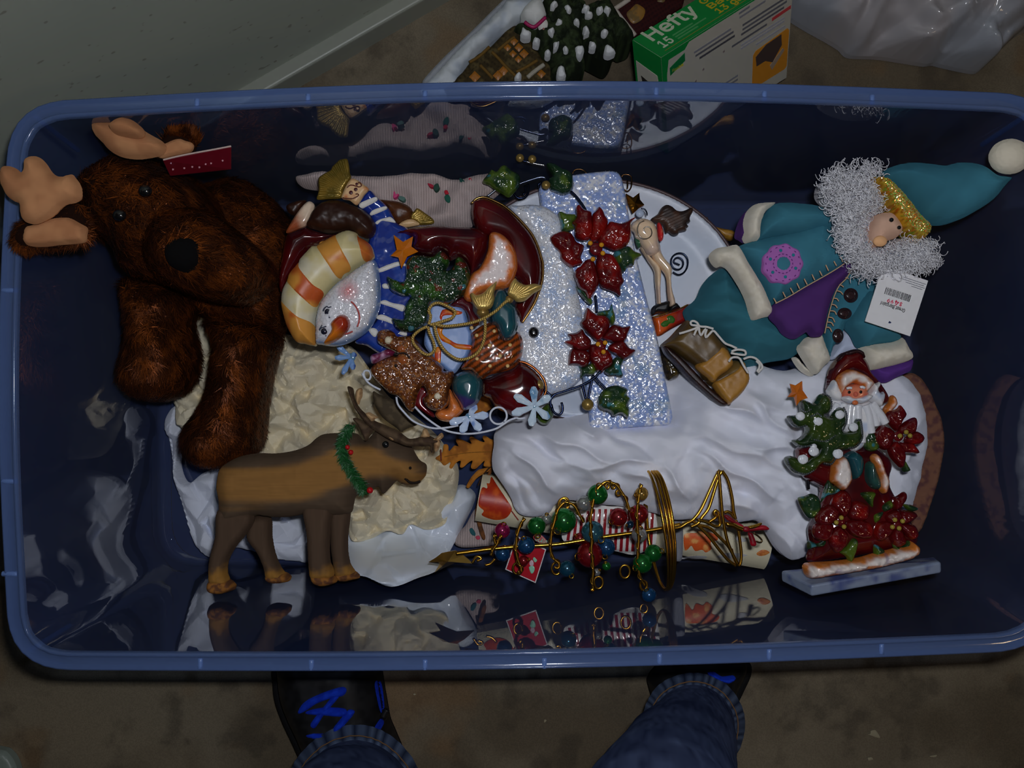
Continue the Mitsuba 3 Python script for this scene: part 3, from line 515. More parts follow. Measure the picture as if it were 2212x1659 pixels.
fur(e1, pillow(Z('P1 170,1490 240,1410 330,1370 600,1290 750,1180 900,1150 1000,1300 1060,1430 1050,1560 960,1640 700,1690 400,1710 250,1690 165,1610'), .316, .006, 24, 5, 0), 5200, (-.3, -.5, 0), length=.009, seed=8)
put(e1, 'inner_ear', pillow(Z('P1 300,1430 430,1390 600,1330 800,1320 920,1380 1010,1440 1000,1530 990,1600 900,1625 700,1640 480,1665 320,1655 262,1600 265,1520'), .3275, .007, 16, 4, .003, rough=.0006, freq=120, color=felt), mat='cloth')
es = 'P2 30,230 130,130 240,105 350,100 440,150 470,240 440,330 400,400 250,440 60,450 -60,420'
e2 = put(pr, 'ear', pillow(Z(es), .262, .008, 18, 4, 0, both=True), skin, 'cloth')
fur(e2, pillow(Z('P2 60,230 130,130 240,105 350,100 440,150 470,240 430,310 400,240 250,190 130,210'), .264, .006, 18, 4, 0), 1700, (.3, .8, 0), length=.009, seed=9)
put(e2, 'inner_ear', pillow(Z('P2 -40,400 0,300 90,270 180,230 260,215 330,240 400,260 420,300 390,360 300,390 150,420 40,440'), .2715, .003, 10, 3.5, .003, color=felt), mat='cloth')
tg = put(pr, 'hang_tag', bevelbox(np.vstack([W(Z('P2 150,660 885,580 885,320 65,480')[[0, 1, 2, 3]], [.262, .262, .282, .282]) + [0, 0, .0008], W(Z('P2 150,660 885,580 885,320 65,480'), [.262, .262, .282, .282]) - [0, 0, .0006]]), .0004), S(98, 8, 26), 'satin', smooth=False, label='dark red hang tag of the plush')
put(tg, 'edge', wire('P2 70,472 250,428 450,388 660,350 880,308', .2835, .0007), S(190, 168, 160), 'matte')
for s in ('P2 185,585', 'P2 320,570', 'P2 415,555', 'P2 500,560', 'P2 575,522', 'P2 640,512', 'P2 778,480'):
    put(tg, 'printed_star', pillow(Z(s)[0] + 2.6 * np.array([[math.cos(a) * (1 if i % 2 else .5), math.sin(a) * (1 if i % 2 else .5)] for i, a in enumerate(np.arange(10) * math.pi / 5)]), .2745, .0002, 1, 1, .0006, sharp=True), S(190, 140, 150), 'matte')
put(tg, 'printed_mark', wire('P2 110,470 140,500 170,480 160,520', .279, .0006), S(170, 130, 150), 'matte')
# ------------------------------------------------------------------ glazed metal snowman lying on its side with a sack of toys
sn = thing('snowman_ornament', 'large glazed metal snowman on its side in a yellow striped stocking hat and blue scarf', 'snowman ornament')
def part(name, s, z, h=.006, edge=12, color=(.5, .5, .5), mat='gloss', res=3, thick=.004, parent=None, **k):
    lab = k.pop('label', None); kind = k.pop('kind', None); smooth = k.pop('smooth', True)
    fnc = color if callable(color) else None
    m = pillow(Z(s) if isinstance(s, str) else s, z, h, edge, res, thick, color=fnc, **k)
    return put(parent or sn, name, m, (.5, .5, .5) if fnc else color, mat, smooth=smooth, label=lab, kind=kind)
darkred = mottle(S(78, 6, 9), S(46, 4, 9), 40, .35, .7)
white_in = lambda p, d, w: lerp(S(206, 112, 48), S(226, 214, 212), sstep(8, 22, d + 24 * (fbm(w, 200, 3) - .5)))
part('coat', 'A 205,905 330,850 440,810 560,870 740,880 820,860 860,900 760,960 640,1020 500,1060 400,1150 330,1270 250,1400 180,1560 130,1600 100,1450 140,1200', .165, .012, 40, darkred, res=4)
part('cuff', 'A 205,895 270,760 380,600 470,520 540,560 510,680 445,800 340,850', .182, .004, 10, lambda p, d, w: lerp(S(150, 74, 40), S(220, 196, 170), sstep(-20, 35, (p[:, 0] - 640) - (p[:, 1] - 470) * .6 + 30 * (fbm(w, 200) - .5))))
brown = mottle(S(44, 20, 10), S(70, 34, 12), 90, .5, .8)
part('mitten', 'A 440,800 480,690 560,570 680,505 830,500 1000,560 1130,620 1230,720 1270,830 1240,920 1170,950 1120,940 1040,900 950,850 830,875 700,890 560,850', .190, .012, 30, brown, 'satin', rough=.001, freq=200)
part('mitten', 'A 1290,500 1450,505 1580,530 1680,580 1720,650 1690,720 1600,765 1530,775 1450,700 1380,600', .165, .008, 18, mottle(S(80, 42, 16), S(52, 24, 10), 160), 'satin', rough=.001, freq=200)
part('thumb', 'A 205,570 320,515 440,505 410,570 330,680 240,660', .172, .006, 14, brown, 'satin', rough=.001, freq=200)
SC = .176
def scz(p): return SC + .014 * np.clip((470 - p[:, 1]) / 120, 0, 1)
blue = mottle(S(24, 46, 128), S(34, 66, 150), 70, .4, .8)
sf = part('scarf', 'X 772,444 795,410 814,425 838,448 856,480 880,492 890,520 895,600 905,640 905,700 870,732 845,745 830,768 812,760 790,746 765,738 790,712 812,690 816,655 814,620 808,580 800,560 792,540 800,500 806,490 795,465', scz, .008, 14, blue, rough=.0006, freq=120)
for s in ('A 1080,575 1110,535 1270,472 1300,495 1275,530 1140,600 1100,600', 'A 1210,670 1260,622 1395,582 1412,610 1360,642 1235,690', 'A 1275,775 1330,740 1400,720 1460,712 1515,765 1500,778 1420,765 1350,758 1300,800', 'A 1303,1350 1330,1320 1540,1245 1640,1272 1635,1300 1550,1297 1340,1372',
          'A 1358,1520 1400,1505 1455,1540 1440,1567 1370,1562', 'B 1328,290 1390,265 1480,300 1622,330 1602,402 1500,362 1350,312', 'B 1290,460 1350,438 1430,465 1485,500 1490,555 1400,522 1300,492', 'B 1195,617 1260,600 1305,640 1275,705 1230,682', 'B 1558,655 1600,633 1652,660 1640,692 1575,682'):
    part('stripe', s, lambda p: scz(p) + .0082, .0008, 3, S(206, 204, 198), 'satin', 2, .003, parent=sf)
for es, fs, hub, z in (('A 870,480 895,395 930,320 990,248 1060,268 1130,320 1190,370 1135,440 1070,540 1030,557 960,505', 'A 580,500 590,430 600,380 595,300 600,240 650,200 700,172 740,150 760,110 790,80 820,50 850,25 900,15 940,20 958,90 970,180 985,240 930,320 890,390 870,480 700,495', (985, 430), .196),
                       ('A 1545,815 1570,785 1620,748 1700,733 1760,755 1800,795 1720,815 1640,826', 'A 1700,740 1690,680 1740,640 1780,605 1880,670 1970,740 1960,790 1800,800 1760,760', (1640, 790), .166)):
    part('scarf_end', es, z, .003, 8, mottle(S(214, 176, 128), S(196, 120, 70), 160, .55, .8), 'satin', parent=sf)
    h = Z(f'A {hub[0]},{hub[1]}')[0]
    part('fringe', fs, z - .002, .0012, 3, mottle(S(150, 122, 48), S(112, 96, 36), 120, .3, .7), 'brass', 2, .0012, parent=sf, label='pleated gold fringe',
         fn=lambda p, d, h=h: .0022 * np.abs(((np.arctan2(p[:, 1] - h[1], p[:, 0] - h[0]) * 7.2) % 1.0) - .5) * 2)
for s in ('A 940,362 962,338 1000,330 1040,342 1085,352 1110,335 1098,305 1070,300', 'A 885,482 930,490 1000,492 1050,472 1078,450 1060,435 1040,440'): put(sf, 'painted_curl', wire(s, .2000, .0005, step=1.5), S(96, 44, 26), 'satin')
for s in ('A 985,420 24', 'A 1042,382 22', 'A 1055,318 18'):
    a = s.split(); put(sf, 'painted_dot', ball(Z(' '.join(a[:2]))[0], .1995, int(a[2]) / 5.53, None, 1.2), S(70, 16, 20), 'satin')
# body: white speckled belly with black buttons
def glitter(a, b, f=900, lo=.45, hi=.7):
    return lambda p, d, w: lerp(lerp(a, b, sstep(lo, hi, fbm(w, 130, 4) * .6 + .4 * fbm(w, f, 8))), S(232, 230, 232), (fbm(w, 1400, 9, 1) > .8) * .8)
bl = part('belly', 'X 1100,448 1126,442 1150,440 1180,446 1212,470 1222,500 1235,560 1247,620 1262,700 1268,760 1262,800 1252,822 1230,838 1182,852 1150,840 1120,800 1112,720 1130,640 1165,570 1150,510', .166, .010, 34, glitter(S(164, 184, 218), S(212, 214, 220), lo=.30, hi=.56), 'film', 2.6, rough=.0012, freq=520)
for x, y in ((1153, 718), (1196, 452)): part('button', [[x + 11.5 * math.cos(a), y + 12.5 * math.sin(a)] for a in np.arange(12) * math.pi / 6], .1765, .004, 9, S(14, 14, 18), 'gloss', 2) if y > 500 else None
# red coat skirt with wire edge
CO = .176
part('coat_skirt', 'X 1020,434 1030,429 1046,426 1066,433 1092,447 1121,473 1147,503 1160,528 1168,552 1172,574 1170,607 1160,640 1148,665 1128,697 1120,680 1112,660 1125,620 1110,600 1085,560 1085,520 1040,505 1025,485 1018,460', CO, .012, 30, mottle(S(84, 6, 8), S(60, 5, 9), 40), res=3)
put(sn, 'wire_edge', wire('X 1018,440 1030,429 1046,426 1066,433 1092,447 1121,473 1147,503 1160,528 1168,552 1173,574 1171,607 1161,640 1149,665 1128,697', CO + .002, .0011), S(166, 128, 70), 'metal')
part('sleeve', 'C 290,115 400,75 500,50 650,35 800,28 1000,40 1250,50 1360,100 1420,170 1400,330 1330,470 1250,590 1190,640 1180,560 1120,440 1040,400 940,440 900,360 830,335 740,400 560,370 480,300 510,170 430,140', .180, .018, 34, darkred)
part('fur_cuff', 'C 1420,150 1470,105 1560,128 1650,205 1730,330 1755,450 1752,560 1700,700 1640,770 1500,800 1320,840 1200,945 1110,870 1200,625 1310,530 1400,330', .197, .010, 18, white_in, 'gloss', rough=.0016, freq=220)
# sack of toys
part('sack', 'D 1200,110 1350,0 1470,-20 1560,20 1560,160 1660,150 1740,80 1810,150 1825,300 1780,450 1680,535 1550,575 1420,605 1330,655 1240,570 1180,545 1080,530 1165,370 1210,190', .188, .012, 26, lambda p, d, w: lerp(S(72, 36, 12), S(156, 70, 22), sstep(.42, .58, .5 + .5 * np.sin((p[:, 0] * .55 + p[:, 1] * .83) * .52 + 5 * fbm(w, 60)))), 'gloss', rough=.0006, freq=160)
for s in ('1480,85', '1425,255', '1670,250', '1275,415', '1550,380', '1640,500', '1430,500', '1270,135', '1210,45'):
    put(sn, 'painted_dot', ball(Z('D ' + s)[0], .2005, 4, None, 1.4), S(196, 160, 96), 'satin')
part('sack_bottom', 'D 1340,670 1450,622 1560,570 1680,532 1770,458 1850,470 1960,540 2060,660 2090,780 2060,870 1960,1000 1760,1112 1620,1060 1500,1000 1420,900 1330,845', .172, .020, 48, mottle(S(86, 6, 8), S(58, 4, 8), 50), res=3)
put(sn, 'wire_edge', wire('D 1770,450 1850,462 1965,532 2070,655 2100,780 2070,875', .179, .0011), S(150, 80, 40), 'metal')
part('sack_side', 'D 560,760 600,735 660,755 700,820 640,930 765,1085 740,1112 620,1040 520,965 535,870', .168, .004, 8, S(98, 4, 14))
# gift, with painted ribbon
gf = part('gift', 'C 710,1000 800,960 980,975 1090,1010 1140,1090 1175,1230 1215,1340 1180,1570 1100,1680 1010,1800 930,1790 830,1700 760,1620 660,1500 640,1400 680,1200', .186, .005, 8, mottle(S(108, 138, 192), S(136, 160, 204), 120), 'satin')
rib_ = mottle(S(206, 120, 24), S(186, 62, 30), 160, .45, .65)
for s in ('C 800,1250 870,1250 860,1330 960,1410 1040,1450 1200,1470 1205,1520 1040,1510 950,1460 850,1410 805,1320', 'C 780,1500 840,1500 842,1600 830,1690 770,1620', 'C 828,1130 860,1050 930,1040 1060,1060 1100,1080 1050,1105 880,1115 850,1170'):
    part('ribbon', s, .1912, .001, 3, rib_, 'gloss', 2, .003, parent=gf)
# Christmas tree with its star
tg_ = lambda p, d, w: lerp(lerp(S(22, 44, 26), S(44, 80, 24), sstep(.45, .7, fbm(w, 110, 2))), S(96, 22, 22), (fbm(w, 140, 7) > .66) * .8)
tr = part('toy_tree', 'C 420,480 480,400 560,380 650,390 740,400 790,350 840,332 900,370 940,460 900,560 950,560 1000,490 1010,440 1050,400 1110,430 1160,520 1195,650 1180,740 1120,850 1060,900 980,960 900,980 760,960 720,1000 700,1180 660,1230 540,1300 400,1300 300,1260 250,1140 380,1150 390,1060 420,960 470,880 380,870 290,840 220,780 190,640 300,680 400,690', .198, .012, 16, tg_, 'gloss', 2.2, rough=.0016, freq=420)
for s in ('C 1010,740 1060,725 1135,745 1130,790 1070,820 1030,790', 'C 455,1240 500,1220 525,1270 490,1300 455,1290', 'C 380,770 440,760 420,830 385,840'): part('painted_patch', s, .2085, .001, 3, S(48, 96, 104), 'gloss', 2, .004, parent=tr)
def star(parent, name, s, z, h, color, mat='gloss', label=None, rot=None):
    """Faceted star: outline of tips and notches, each ridge running to a raised centre."""
    q = Z(s) if isinstance(s, str) else s; c = q.mean(0); n = len(q); b = W(q, z); v = np.vstack([b, W([c], z + h), b - [0, 0, .002]]); f = []
    for i in range(n):
        j = (i + 1) % n; f += [(j, i, n), (i, j, n + 1 + j), (i, n + 1 + j, n + 1 + i)]
    return put(parent, name, Mesh(v, f), color, mat, smooth=False, label=label)
star(sn, 'star', 'C 278,150 390,235 510,168 490,290 572,350 440,410 372,550 335,420 242,400 315,330', .205, .006, S(204, 112, 20), label='orange star')
# teddy bear
tb_ = lambda p, d, w: lerp(S(92, 48, 22), S(150, 92, 40), sstep(.5, .72, fbm(w, 700, 6)))
tbk = part('teddy_bear', 'B 1290,665 1320,625 1375,608 1430,612 1490,650 1520,690 1600,695 1690,690 1760,740 1850,850 1960,940 2080,1060 2090,1110 2190,1108 2205,1190 2150,1350 2145,1500 2080,1572 1980,1592 1900,1550 1855,1500 1850,1430 1890,1390 1840,1290 1770,1400 1730,1570 1690,1600 1640,1560 1540,1420 1440,1380 1330,1280 1230,1170 1210,1080 1300,1000 1440,935 1530,910 1480,870 1350,810 1290,760', .198, .012, 16, tb_, 'gloss', 2.4, rough=.0012, freq=420)
for s in ('B 1430,745', 'B 2020,1415'): part('paw_pad', [Z(s)[0] + [8.4 * math.cos(a), 8.4 * math.sin(a)] for a in np.arange(10) * math.pi / 5], .2095, .0014, 3, S(190, 178, 150), 'satin', 2, .004, parent=tbk)
for s, r in (('B 1600,850', 13), ('B 1615,985', 15)): put(tbk, 'muzzle', ball(Z(s)[0], .207, r, r * .8, 10, 3), S(140, 72, 30), 'gloss')
put(tbk, 'nose', ball(Z('B 1522,918')[0], .214, 5.5, 5, 5), S(14, 10, 10), 'gloss'); put(tbk, 'eye', ball(Z('B 1522,1052')[0], .2125, 3.4), S(14, 10, 10), 'gloss')
put(tbk, 'mouth', wire('B 1520,925 1570,900 1640,905 1690,960', .2165, .0006), S(24, 12, 8), 'satin')
part('candy_stick', 'B 1215,930 1320,890 1420,850 1500,880 1505,915 1400,955 1310,1000 1235,1025', .206, .006, 9, mottle(S(104, 20, 60), S(190, 150, 180), 200, .5, .7))
part('hat_of_bear', 'C 1090,890 1150,930 1220,980 1230,1060 1300,1160 1280,1230 1190,1230 1160,1100 1090,1020 950,990', .194, .004, 8, mottle(S(70, 12, 24), S(96, 48, 20), 90))
# teal drops with gold leaf caps, cone cuff, twisted gold wire bow
teal = mottle(S(22, 64, 76), S(30, 78, 84), 60)
part('teal_drop', 'C 1480,820 1580,780 1640,850 1660,930 1740,1010 1762,1130 1762,1250 1700,1380 1600,1412 1540,1335 1500,1230 1440,1200 1430,1040', .203, .014, 22, teal)
part('teal_drop', 'D 968,720 1000,620 1080,568 1180,553 1280,600 1340,700 1332,830 1290,930 1220,990 1110,1032 1050,930 985,820', .200, .016, 28, lambda p, d, w: lerp(S(28, 72, 80), S(60, 46, 104), sstep(852, 866, p[:, 1] - (p[:, 0] - 1010) * .35 + 8 * (fbm(w, 120) - .5))))
def pleat(hx, hy, k): 
    h = Z(f'C {hx},{hy}')[0]; return lambda p, d: .0016 * np.abs(((np.arctan2(p[:, 1] - h[1], p[:, 0] - h[0]) * k) % 1.0) - .5) * 2
gold = S(196, 166, 92)
for s, hx, hy in (('C 1190,865 1225,840 1265,865 1330,850 1370,820 1400,785 1455,740 1510,702 1495,770 1478,850 1480,930 1430,1030 1290,1040 1235,980', 1340, 1090), ('C 1640,860 1655,780 1685,715 1730,665 1760,700 1800,725 1860,745 1960,730 2050,758 2035,800 1950,850 1850,935 1750,948 1700,900', 1640, 940)):
    part('gold_leaf', s, .2145, .004, 8, gold, 'brass', 2, .0012, fn=pleat(hx, hy, 4.5))
for s, r in (('C 1345,1080', 14), ('C 1655,925', 10.5)): put(sn, 'gold_cap', ball(Z(s)[0], .210, r, r * .8), S(140, 112, 56), 'brass')
part('cone_cuff', 'D 940,775 1000,850 1060,940 1112,1032 1010,1132 940,1170 830,1150 768,1080 830,1010 920,1000 930,870', .186, .010, 14, white_in, 'gloss', rough=.001, freq=250)
def twisted(parent, name, s, z, closed=False, r=.0007, off=.0008, color=gold):
    q = resample(spline(Z(s), 8, closed), 1.0, closed); c = W(q, z); t = np.gradient(c, axis=0); t /= np.linalg.norm(t, axis=1, keepdims=True); sd = np.cross(t, [0, 0, 1.0])
    ph = np.arange(len(q)) * .62; ms = [tube(c + off * (np.cos(ph + o)[:, None] * sd + np.sin(ph + o)[:, None] * [0, 0, 1]), r, 5, closed) for o in (0, math.pi)]
    return put(parent, name, join(ms), color, 'brass')
bw = twisted(sn, 'wire_bow', 'C 700,1220 720,1120 698,1060 735,990 800,964 870,980 950,1020 1012,1070 980,1140 900,1172 800,1205 720,1225', .219)
twisted(bw, 'loop', 'C 680,1245 590,1290 515,1360 510,1430 560,1500 640,1570 710,1580 768,1520 750,1420 705,1320 690,1250', .219)
twisted(bw, 'tail', 'C 765,1235 790,1350 850,1480 930,1570 1050,1638 1180,1622 1290,1550 1350,1430 1372,1300 1370,1180 1365,1150', .2185)
twisted(bw, 'tail', 'C 780,1220 900,1242 1100,1222 1250,1190 1370,1140 1500,1060 1600,965 1660,930', .2205)
# head: striped hat, face, nose
HZ = .193
ht = part('hat', 'A 940,850 1030,880 1060,930 1150,980 1210,1040 1240,1130 1240,1180 1180,1220 1100,1272 1000,1332 900,1422 800,1490 700,1605 640,1680 600,1740 575,1830 545,1950 548,2220 490,2240 400,2218 310,2198 240,2098 180,1968 130,1768 125,1660 150,1550 200,1450 230,1370 330,1250 350,1200 430,1110 500,1040 570,1030 700,950 780,910 850,870', HZ, .022, 46, mottle(S(206, 192, 140), S(212, 204, 176), 60), 'satin', 3)
hp, hi_, hd = flat(Z('A 940,850 1030,880 1060,930 1150,980 1210,1040 1240,1130 1240,1180 1180,1220 1100,1272 1000,1332 900,1422 800,1490 700,1605 640,1680 600,1740 575,1830 545,1950 548,2220 490,2240 400,2218 310,2198 240,2098 180,1968 130,1768 125,1660 150,1550 200,1450 230,1370 330,1250 350,1200 430,1110 500,1040 570,1030 700,950 780,910 850,870'), 3)
hb = cKDTree(resample(hp[:np.count_nonzero(hd == 0)], 1))
def hatz(p): t = np.clip(hb.query(p)[0] / 46, 0, 1); return HZ + .022 * np.sqrt(np.clip(1 - (1 - t)**2, 0, 1)) + .0006
ora = lambda p, d, w: lerp(S(212, 146, 62), S(188, 84, 34), sstep(.46, .62, fbm(w, 52, 5)))
for s in ('A 1045,910 1062,932 1150,982 1208,1042 1236,1130 1236,1178 1140,1232 1110,1100 1070,990', 'A 575,1036 700,955 782,916 830,1000 900,1130 980,1312 900,1392 830,1440 740,1300 660,1180', 'A 213,1440 332,1252 380,1330 470,1440 560,1540 655,1610 600,1718 550,1790 450,1705 380,1640 290,1550', 'A 135,1718 160,1730 270,1830 380,1918 530,1998 544,2216 490,2235 400,2214 312,2194 244,2096 184,1966 139,1800'):
    part('hat_stripe', s, hatz, .0006, 2, ora, 'satin', 2.6, .003, parent=ht, zxy=HZ + .011)
FZ = .200
fc = part('face', 'A 1250,1212 1290,1290 1312,1440 1322,1590 1320,1660 1310,1780 1250,1940 1170,2058 1050,2150 900,2220 750,2250 600,2228 548,2212 540,2080 552,1890 600,1728 700,1588 800,1488 900,1420 1000,1340 1100,1275 1180,1225', FZ, .018, 40,
          lambda p, d, w: lerp(lerp(S(120, 150, 196), S(214, 214, 220), sstep(1, 12, d + 8 * (fbm(w, 150) - .5))), S(206, 84, 84), .85 * np.clip(1.15 - np.hypot(p[:, 0] - 755, p[:, 1] - 630) / 26, 0, 1) * (.7 + .3 * fbm(w, 500))), 'film', 2.4, rough=.0009, freq=420)
def face_z(q): return FZ + .0205
for s, r in (('B 710,410', 7.6), ('B 665,640', 7.2)): put(fc, 'eye', ball(Z(s)[0], FZ + .0165, r, r, 4, 3), S(20, 22, 40), 'gloss')
for s in ('B 650,400 660,370 690,345 700,345 720,355 750,345', 'B 655,395 675,360 695,340', 'B 605,620 620,595 640,565', 'B 610,630 630,600 660,590 690,580', 'B 720,470 735,480', 'B 680,690 690,695'): put(fc, 'lash', wire(s, FZ + .0185, .00045, step=1.5), S(26, 36, 60), 'satin')
for s in ('B 985,285 1020,315 1060,375 1085,450 1080,530 1060,585', 'B 915,672 960,660 1005,640'): put(fc, 'smile', wire(s, FZ + .0192, .0007, step=2), S(170, 70, 66), 'satin')
part('nose', 'B 800,462 840,435 880,430 940,455 972,520 962,600 900,672 820,730 740,770 652,792 680,720 740,620 730,540', FZ + .014, .014, 14, lambda p, d, w: lerp(S(150, 42, 18), S(204, 112, 22), sstep(-2, 34, (p[:, 1] - 700) - (p[:, 0] - 735) * .9 + 14 * (fbm(w, 140) - .5))), 'gloss', 2, parent=fc)
for k_, n_, t_ in ((bl, 4500, .07), (fc, 1500, .10), (tbk, 260, .08), (tr, 220, .08)): add_glitter(k_, MADE[k_], n_, tilt=t_)
# ------------------------------------------------------------------ white platter, wire spiral, glitter board
pt = thing('white_platter', 'round white platter with a thin brown rim behind the blue glitter board', 'platter')
PC = np.array([1290., 650.]); pa, pb = 318., 262.
ell = lambda k, n=90: np.c_[PC[0] + pa * k * np.cos(np.arange(n) * 2 * np.pi / n), PC[1] + pb * k * np.sin(np.arange(n) * 2 * np.pi / n)]
pr_ = lambda p, d: .010 * (1 - sstep(8, 70, d)) 
put(pt, 'dish', pillow(ell(1), .118, .001, 6, 6, .004, fn=pr_, color=mottle(S(196, 206, 222), S(206, 212, 224), 20)), mat='satin')
put(pt, 'rim', wire(ell(1.0, 60), .1275, .0016, 8, True), S(74, 56, 58), 'satin', label='thin brown rim')
sp = thing('wire_spiral', 'dark wire spiral lying on the white platter left of the teal doll', 'wire spiral')
put(sp, '', wire('H 945,1418 905,1400 860,1382 852,1350 880,1312 930,1302 980,1330 1003,1395 975,1465 915,1492 850,1468 812,1400 815,1320 860,1258 935,1230 1010,1245 1065,1310 1075,1390 1058,1470 1005,1545 930,1575 875,1555 840,1530', .133, .0008, 8), S(44, 56, 78), 'metal')
gs = thing('glitter_star', 'small gold glitter star beside the top right corner of the glitter board', 'star')
star(gs, '', 'H 88,280 205,345 302,268 312,375 384,462 300,505 262,545 195,600 165,530 125,450', .148, .004, mottle(S(190, 128, 40), S(150, 90, 26), 900)(None, None, np.zeros((1, 3)))[0], 'metal')
gb = thing('glitter_board', 'light blue speckled glitter board leaning across the white platter behind red poinsettias', 'board')
sparkle = lambda p, d, w: lerp(lerp(S(136, 158, 210), S(214, 216, 222), sstep(.44, .68, .45 * fbm(w, 120, 4, 2) + .55 * fbm(w, 480, 6, 3))), S(80, 128, 156), (fbm(w, 60, 9) > .66) * .35)
put(gb, 'board', pillow(Z('X 1166,425 1164,410 1170,398 1200,385 1260,374 1310,369 1330,370 1340,378 1347,398 1360,470 1372,540 1398,647 1418,720 1434,800 1446,860 1453,898 1450,912 1440,918 1390,921 1330,926 1290,931 1279,928 1274,915 1272,880 1262,828 1240,740 1215,640 1192,540 1175,480'), .150, .004, 8, 2.4, .006, rough=.0007, freq=520, color=sparkle), mat='film')
add_glitter(gb, MADE[gb + "__board"], 2600, tilt=.06)
for s in ('E 1200,250 1215,215 1250,198 1300,198 1345,220 1365,250', 'E 1785,290 1800,265 1850,260 1890,275 1905,310 1905,380 1890,430 1855,460 1815,440', 'E 1855,330 1858,380 1855,430'):
    put(gb, 'hanger_wire', wire(s, .146, .0006, 6), S(120, 84, 50), 'metal')
# ------------------------------------------------------------------ cream long-legged figure with one brown wing, red tin
cf = thing('cream_figurine', 'cream glazed figurine with a wire spiral, one brown wing and long legs in black shoes', 'figurine')
cream = mottle(S(222, 194, 160), S(208, 180, 160), 60)
def fpart(name, s, z, h, edge, color, mat='gloss', res=2.2, parent=None, **k):
    kk = {a: k.pop(a) for a in ('label',) if a in k}
    return put(parent or cf, name, pillow(Z(s), z, h, edge, res, k.pop('thick', .003), color=color if callable(color) else None, **k), color if not callable(color) else (.5, .5, .5), mat, **kk)
fpart('wing', 'H 490,690 600,600 640,530 680,482 750,452 830,480 900,540 980,555 1060,532 1120,500 1158,505 1160,560 1120,640 1112,680 1118,725 1065,755 1092,800 1045,830 1065,855 1000,870 945,885 930,920 870,935 820,915 780,880 740,900 715,840 690,770 620,750', .146, .005, 12, mottle(S(72, 48, 36), S(46, 34, 30), 120), 'satin', fn=lambda p, d: .0012 * np.abs(((p[:, 0] * .45 + p[:, 1] * 1.0) / 7 % 1) - .5))
fpart('leg', 'H 325,1145 380,1140 500,1290 650,1462 648,1760 655,2000 672,2040 600,2048 578,1850 560,1660 545,1500 440,1330', .150, .007, 9, cream)
fpart('leg', 'H 450,1050 620,1050 660,1200 720,1310 805,1410 832,1500 822,1620 835,1800 890,2010 850,2070 790,2060 760,1850 738,1600 650,1460 540,1330', .153, .007, 10, cream)
bo = fpart('body', 'H 165,830 190,745 260,690 340,662 450,678 545,740 595,850 612,960 622,1060 640,1180 560,1250 450,1240 380,1140 330,1060 318,1010 255,965 230,880', .158, .010, 16, cream)
put(cf, 'wire_spiral', wire('H 400,905 380,880 372,850 400,815 450,812 490,850 500,920 470,975 400,1005 330,985 285,920 275,830 310,750 380,715', .169, .0005, 6), S(150, 140, 130), 'metal')
put(cf, 'knob', ball(Z('H 312,598')[0], .160, 9, 9, 6), S(170, 184, 206), 'gloss')
put(cf, 'hook', wire('H 330,520 385,530 420,580 425,630', .162, .0007), S(60, 66, 80), 'metal')
fpart('heart', 'H 595,760 640,745 680,830 695,900 690,990 650,1035 612,985', .152, .004, 7, mottle(S(196, 40, 40), S(214, 130, 100), 120, .5, .7))
fpart('holly', 'H 235,975 290,985 345,1020 340,1085 300,1145 262,1100', .152, .004, 7, S(34, 84, 50))
for s in ('I 480,590 540,530 640,500 745,478 745,560 715,640 640,665 560,660 490,690', 'I 715,640 735,570 780,525 850,508 892,560 905,585 860,605 760,645'): fpart('shoe', s, .150, .008, 8, S(16, 14, 16), 'satin')
rt = thing('red_tin', 'red and orange lacquered tin with green holly leaf left of the doll boots', 'tin')
put(rt, 'body', pillow(Z('I 485,690 515,722 740,650 900,590 970,545 1050,525 1130,535 1080,570 1030,600 1020,650 1045,735 1000,775 780,890 560,1008 520,850'), .137, .006, 8, 2.5, .02, color=lambda p, d, w: lerp(S(206, 84, 20), S(136, 18, 14), sstep(1424, 1470, p[:, 0] + 30 * (fbm(w, 90) - .5)))), mat='gloss')
put(rt, 'rim', wire('I 490,728 740,655 900,595 1010,540', .1435, .0007), S(180, 130, 50), 'metal')
put(rt, 'rim', wire('I 1045,735 1015,690 1010,640 1035,590', .1435, .0007), S(200, 170, 90), 'metal')
put(rt, 'holly_leaf', pillow(Z('I 605,830 660,780 710,770 700,720 760,700 815,750 800,810 740,820 700,860 640,870'), .1440, .001, 4, 2, .003), S(50, 100, 30), 'gloss')
gj = thing('brown_glitter_jar', 'small dark brown glittery pot half hidden by the doll boot sole', 'pot')
put(gj, '', pillow(Z('G 1700,760 1760,740 1850,860 1920,960 1935,1020 1910,1080 1850,1110 1790,1110 1760,1000'), .135, .010, 10, 2.5, .02, rough=.0006, freq=700, color=mottle(S(70, 56, 20), S(40, 32, 18), 400)), mat='film')
gw = thing('golden_wood_piece', 'small golden brown wooden piece sticking out behind the white platter', 'wood piece')
put(gw, '', pillow(Z('H 1340,660 1400,655 1405,700 1500,790 1640,830 1790,860 1850,910 1850,960 1800,1010 1700,990 1620,960 1480,820 1400,760'), .105, .005, 8, 2.5, .008, color=mottle(S(170, 124, 44), S(140, 98, 34), 200)), mat='satin')
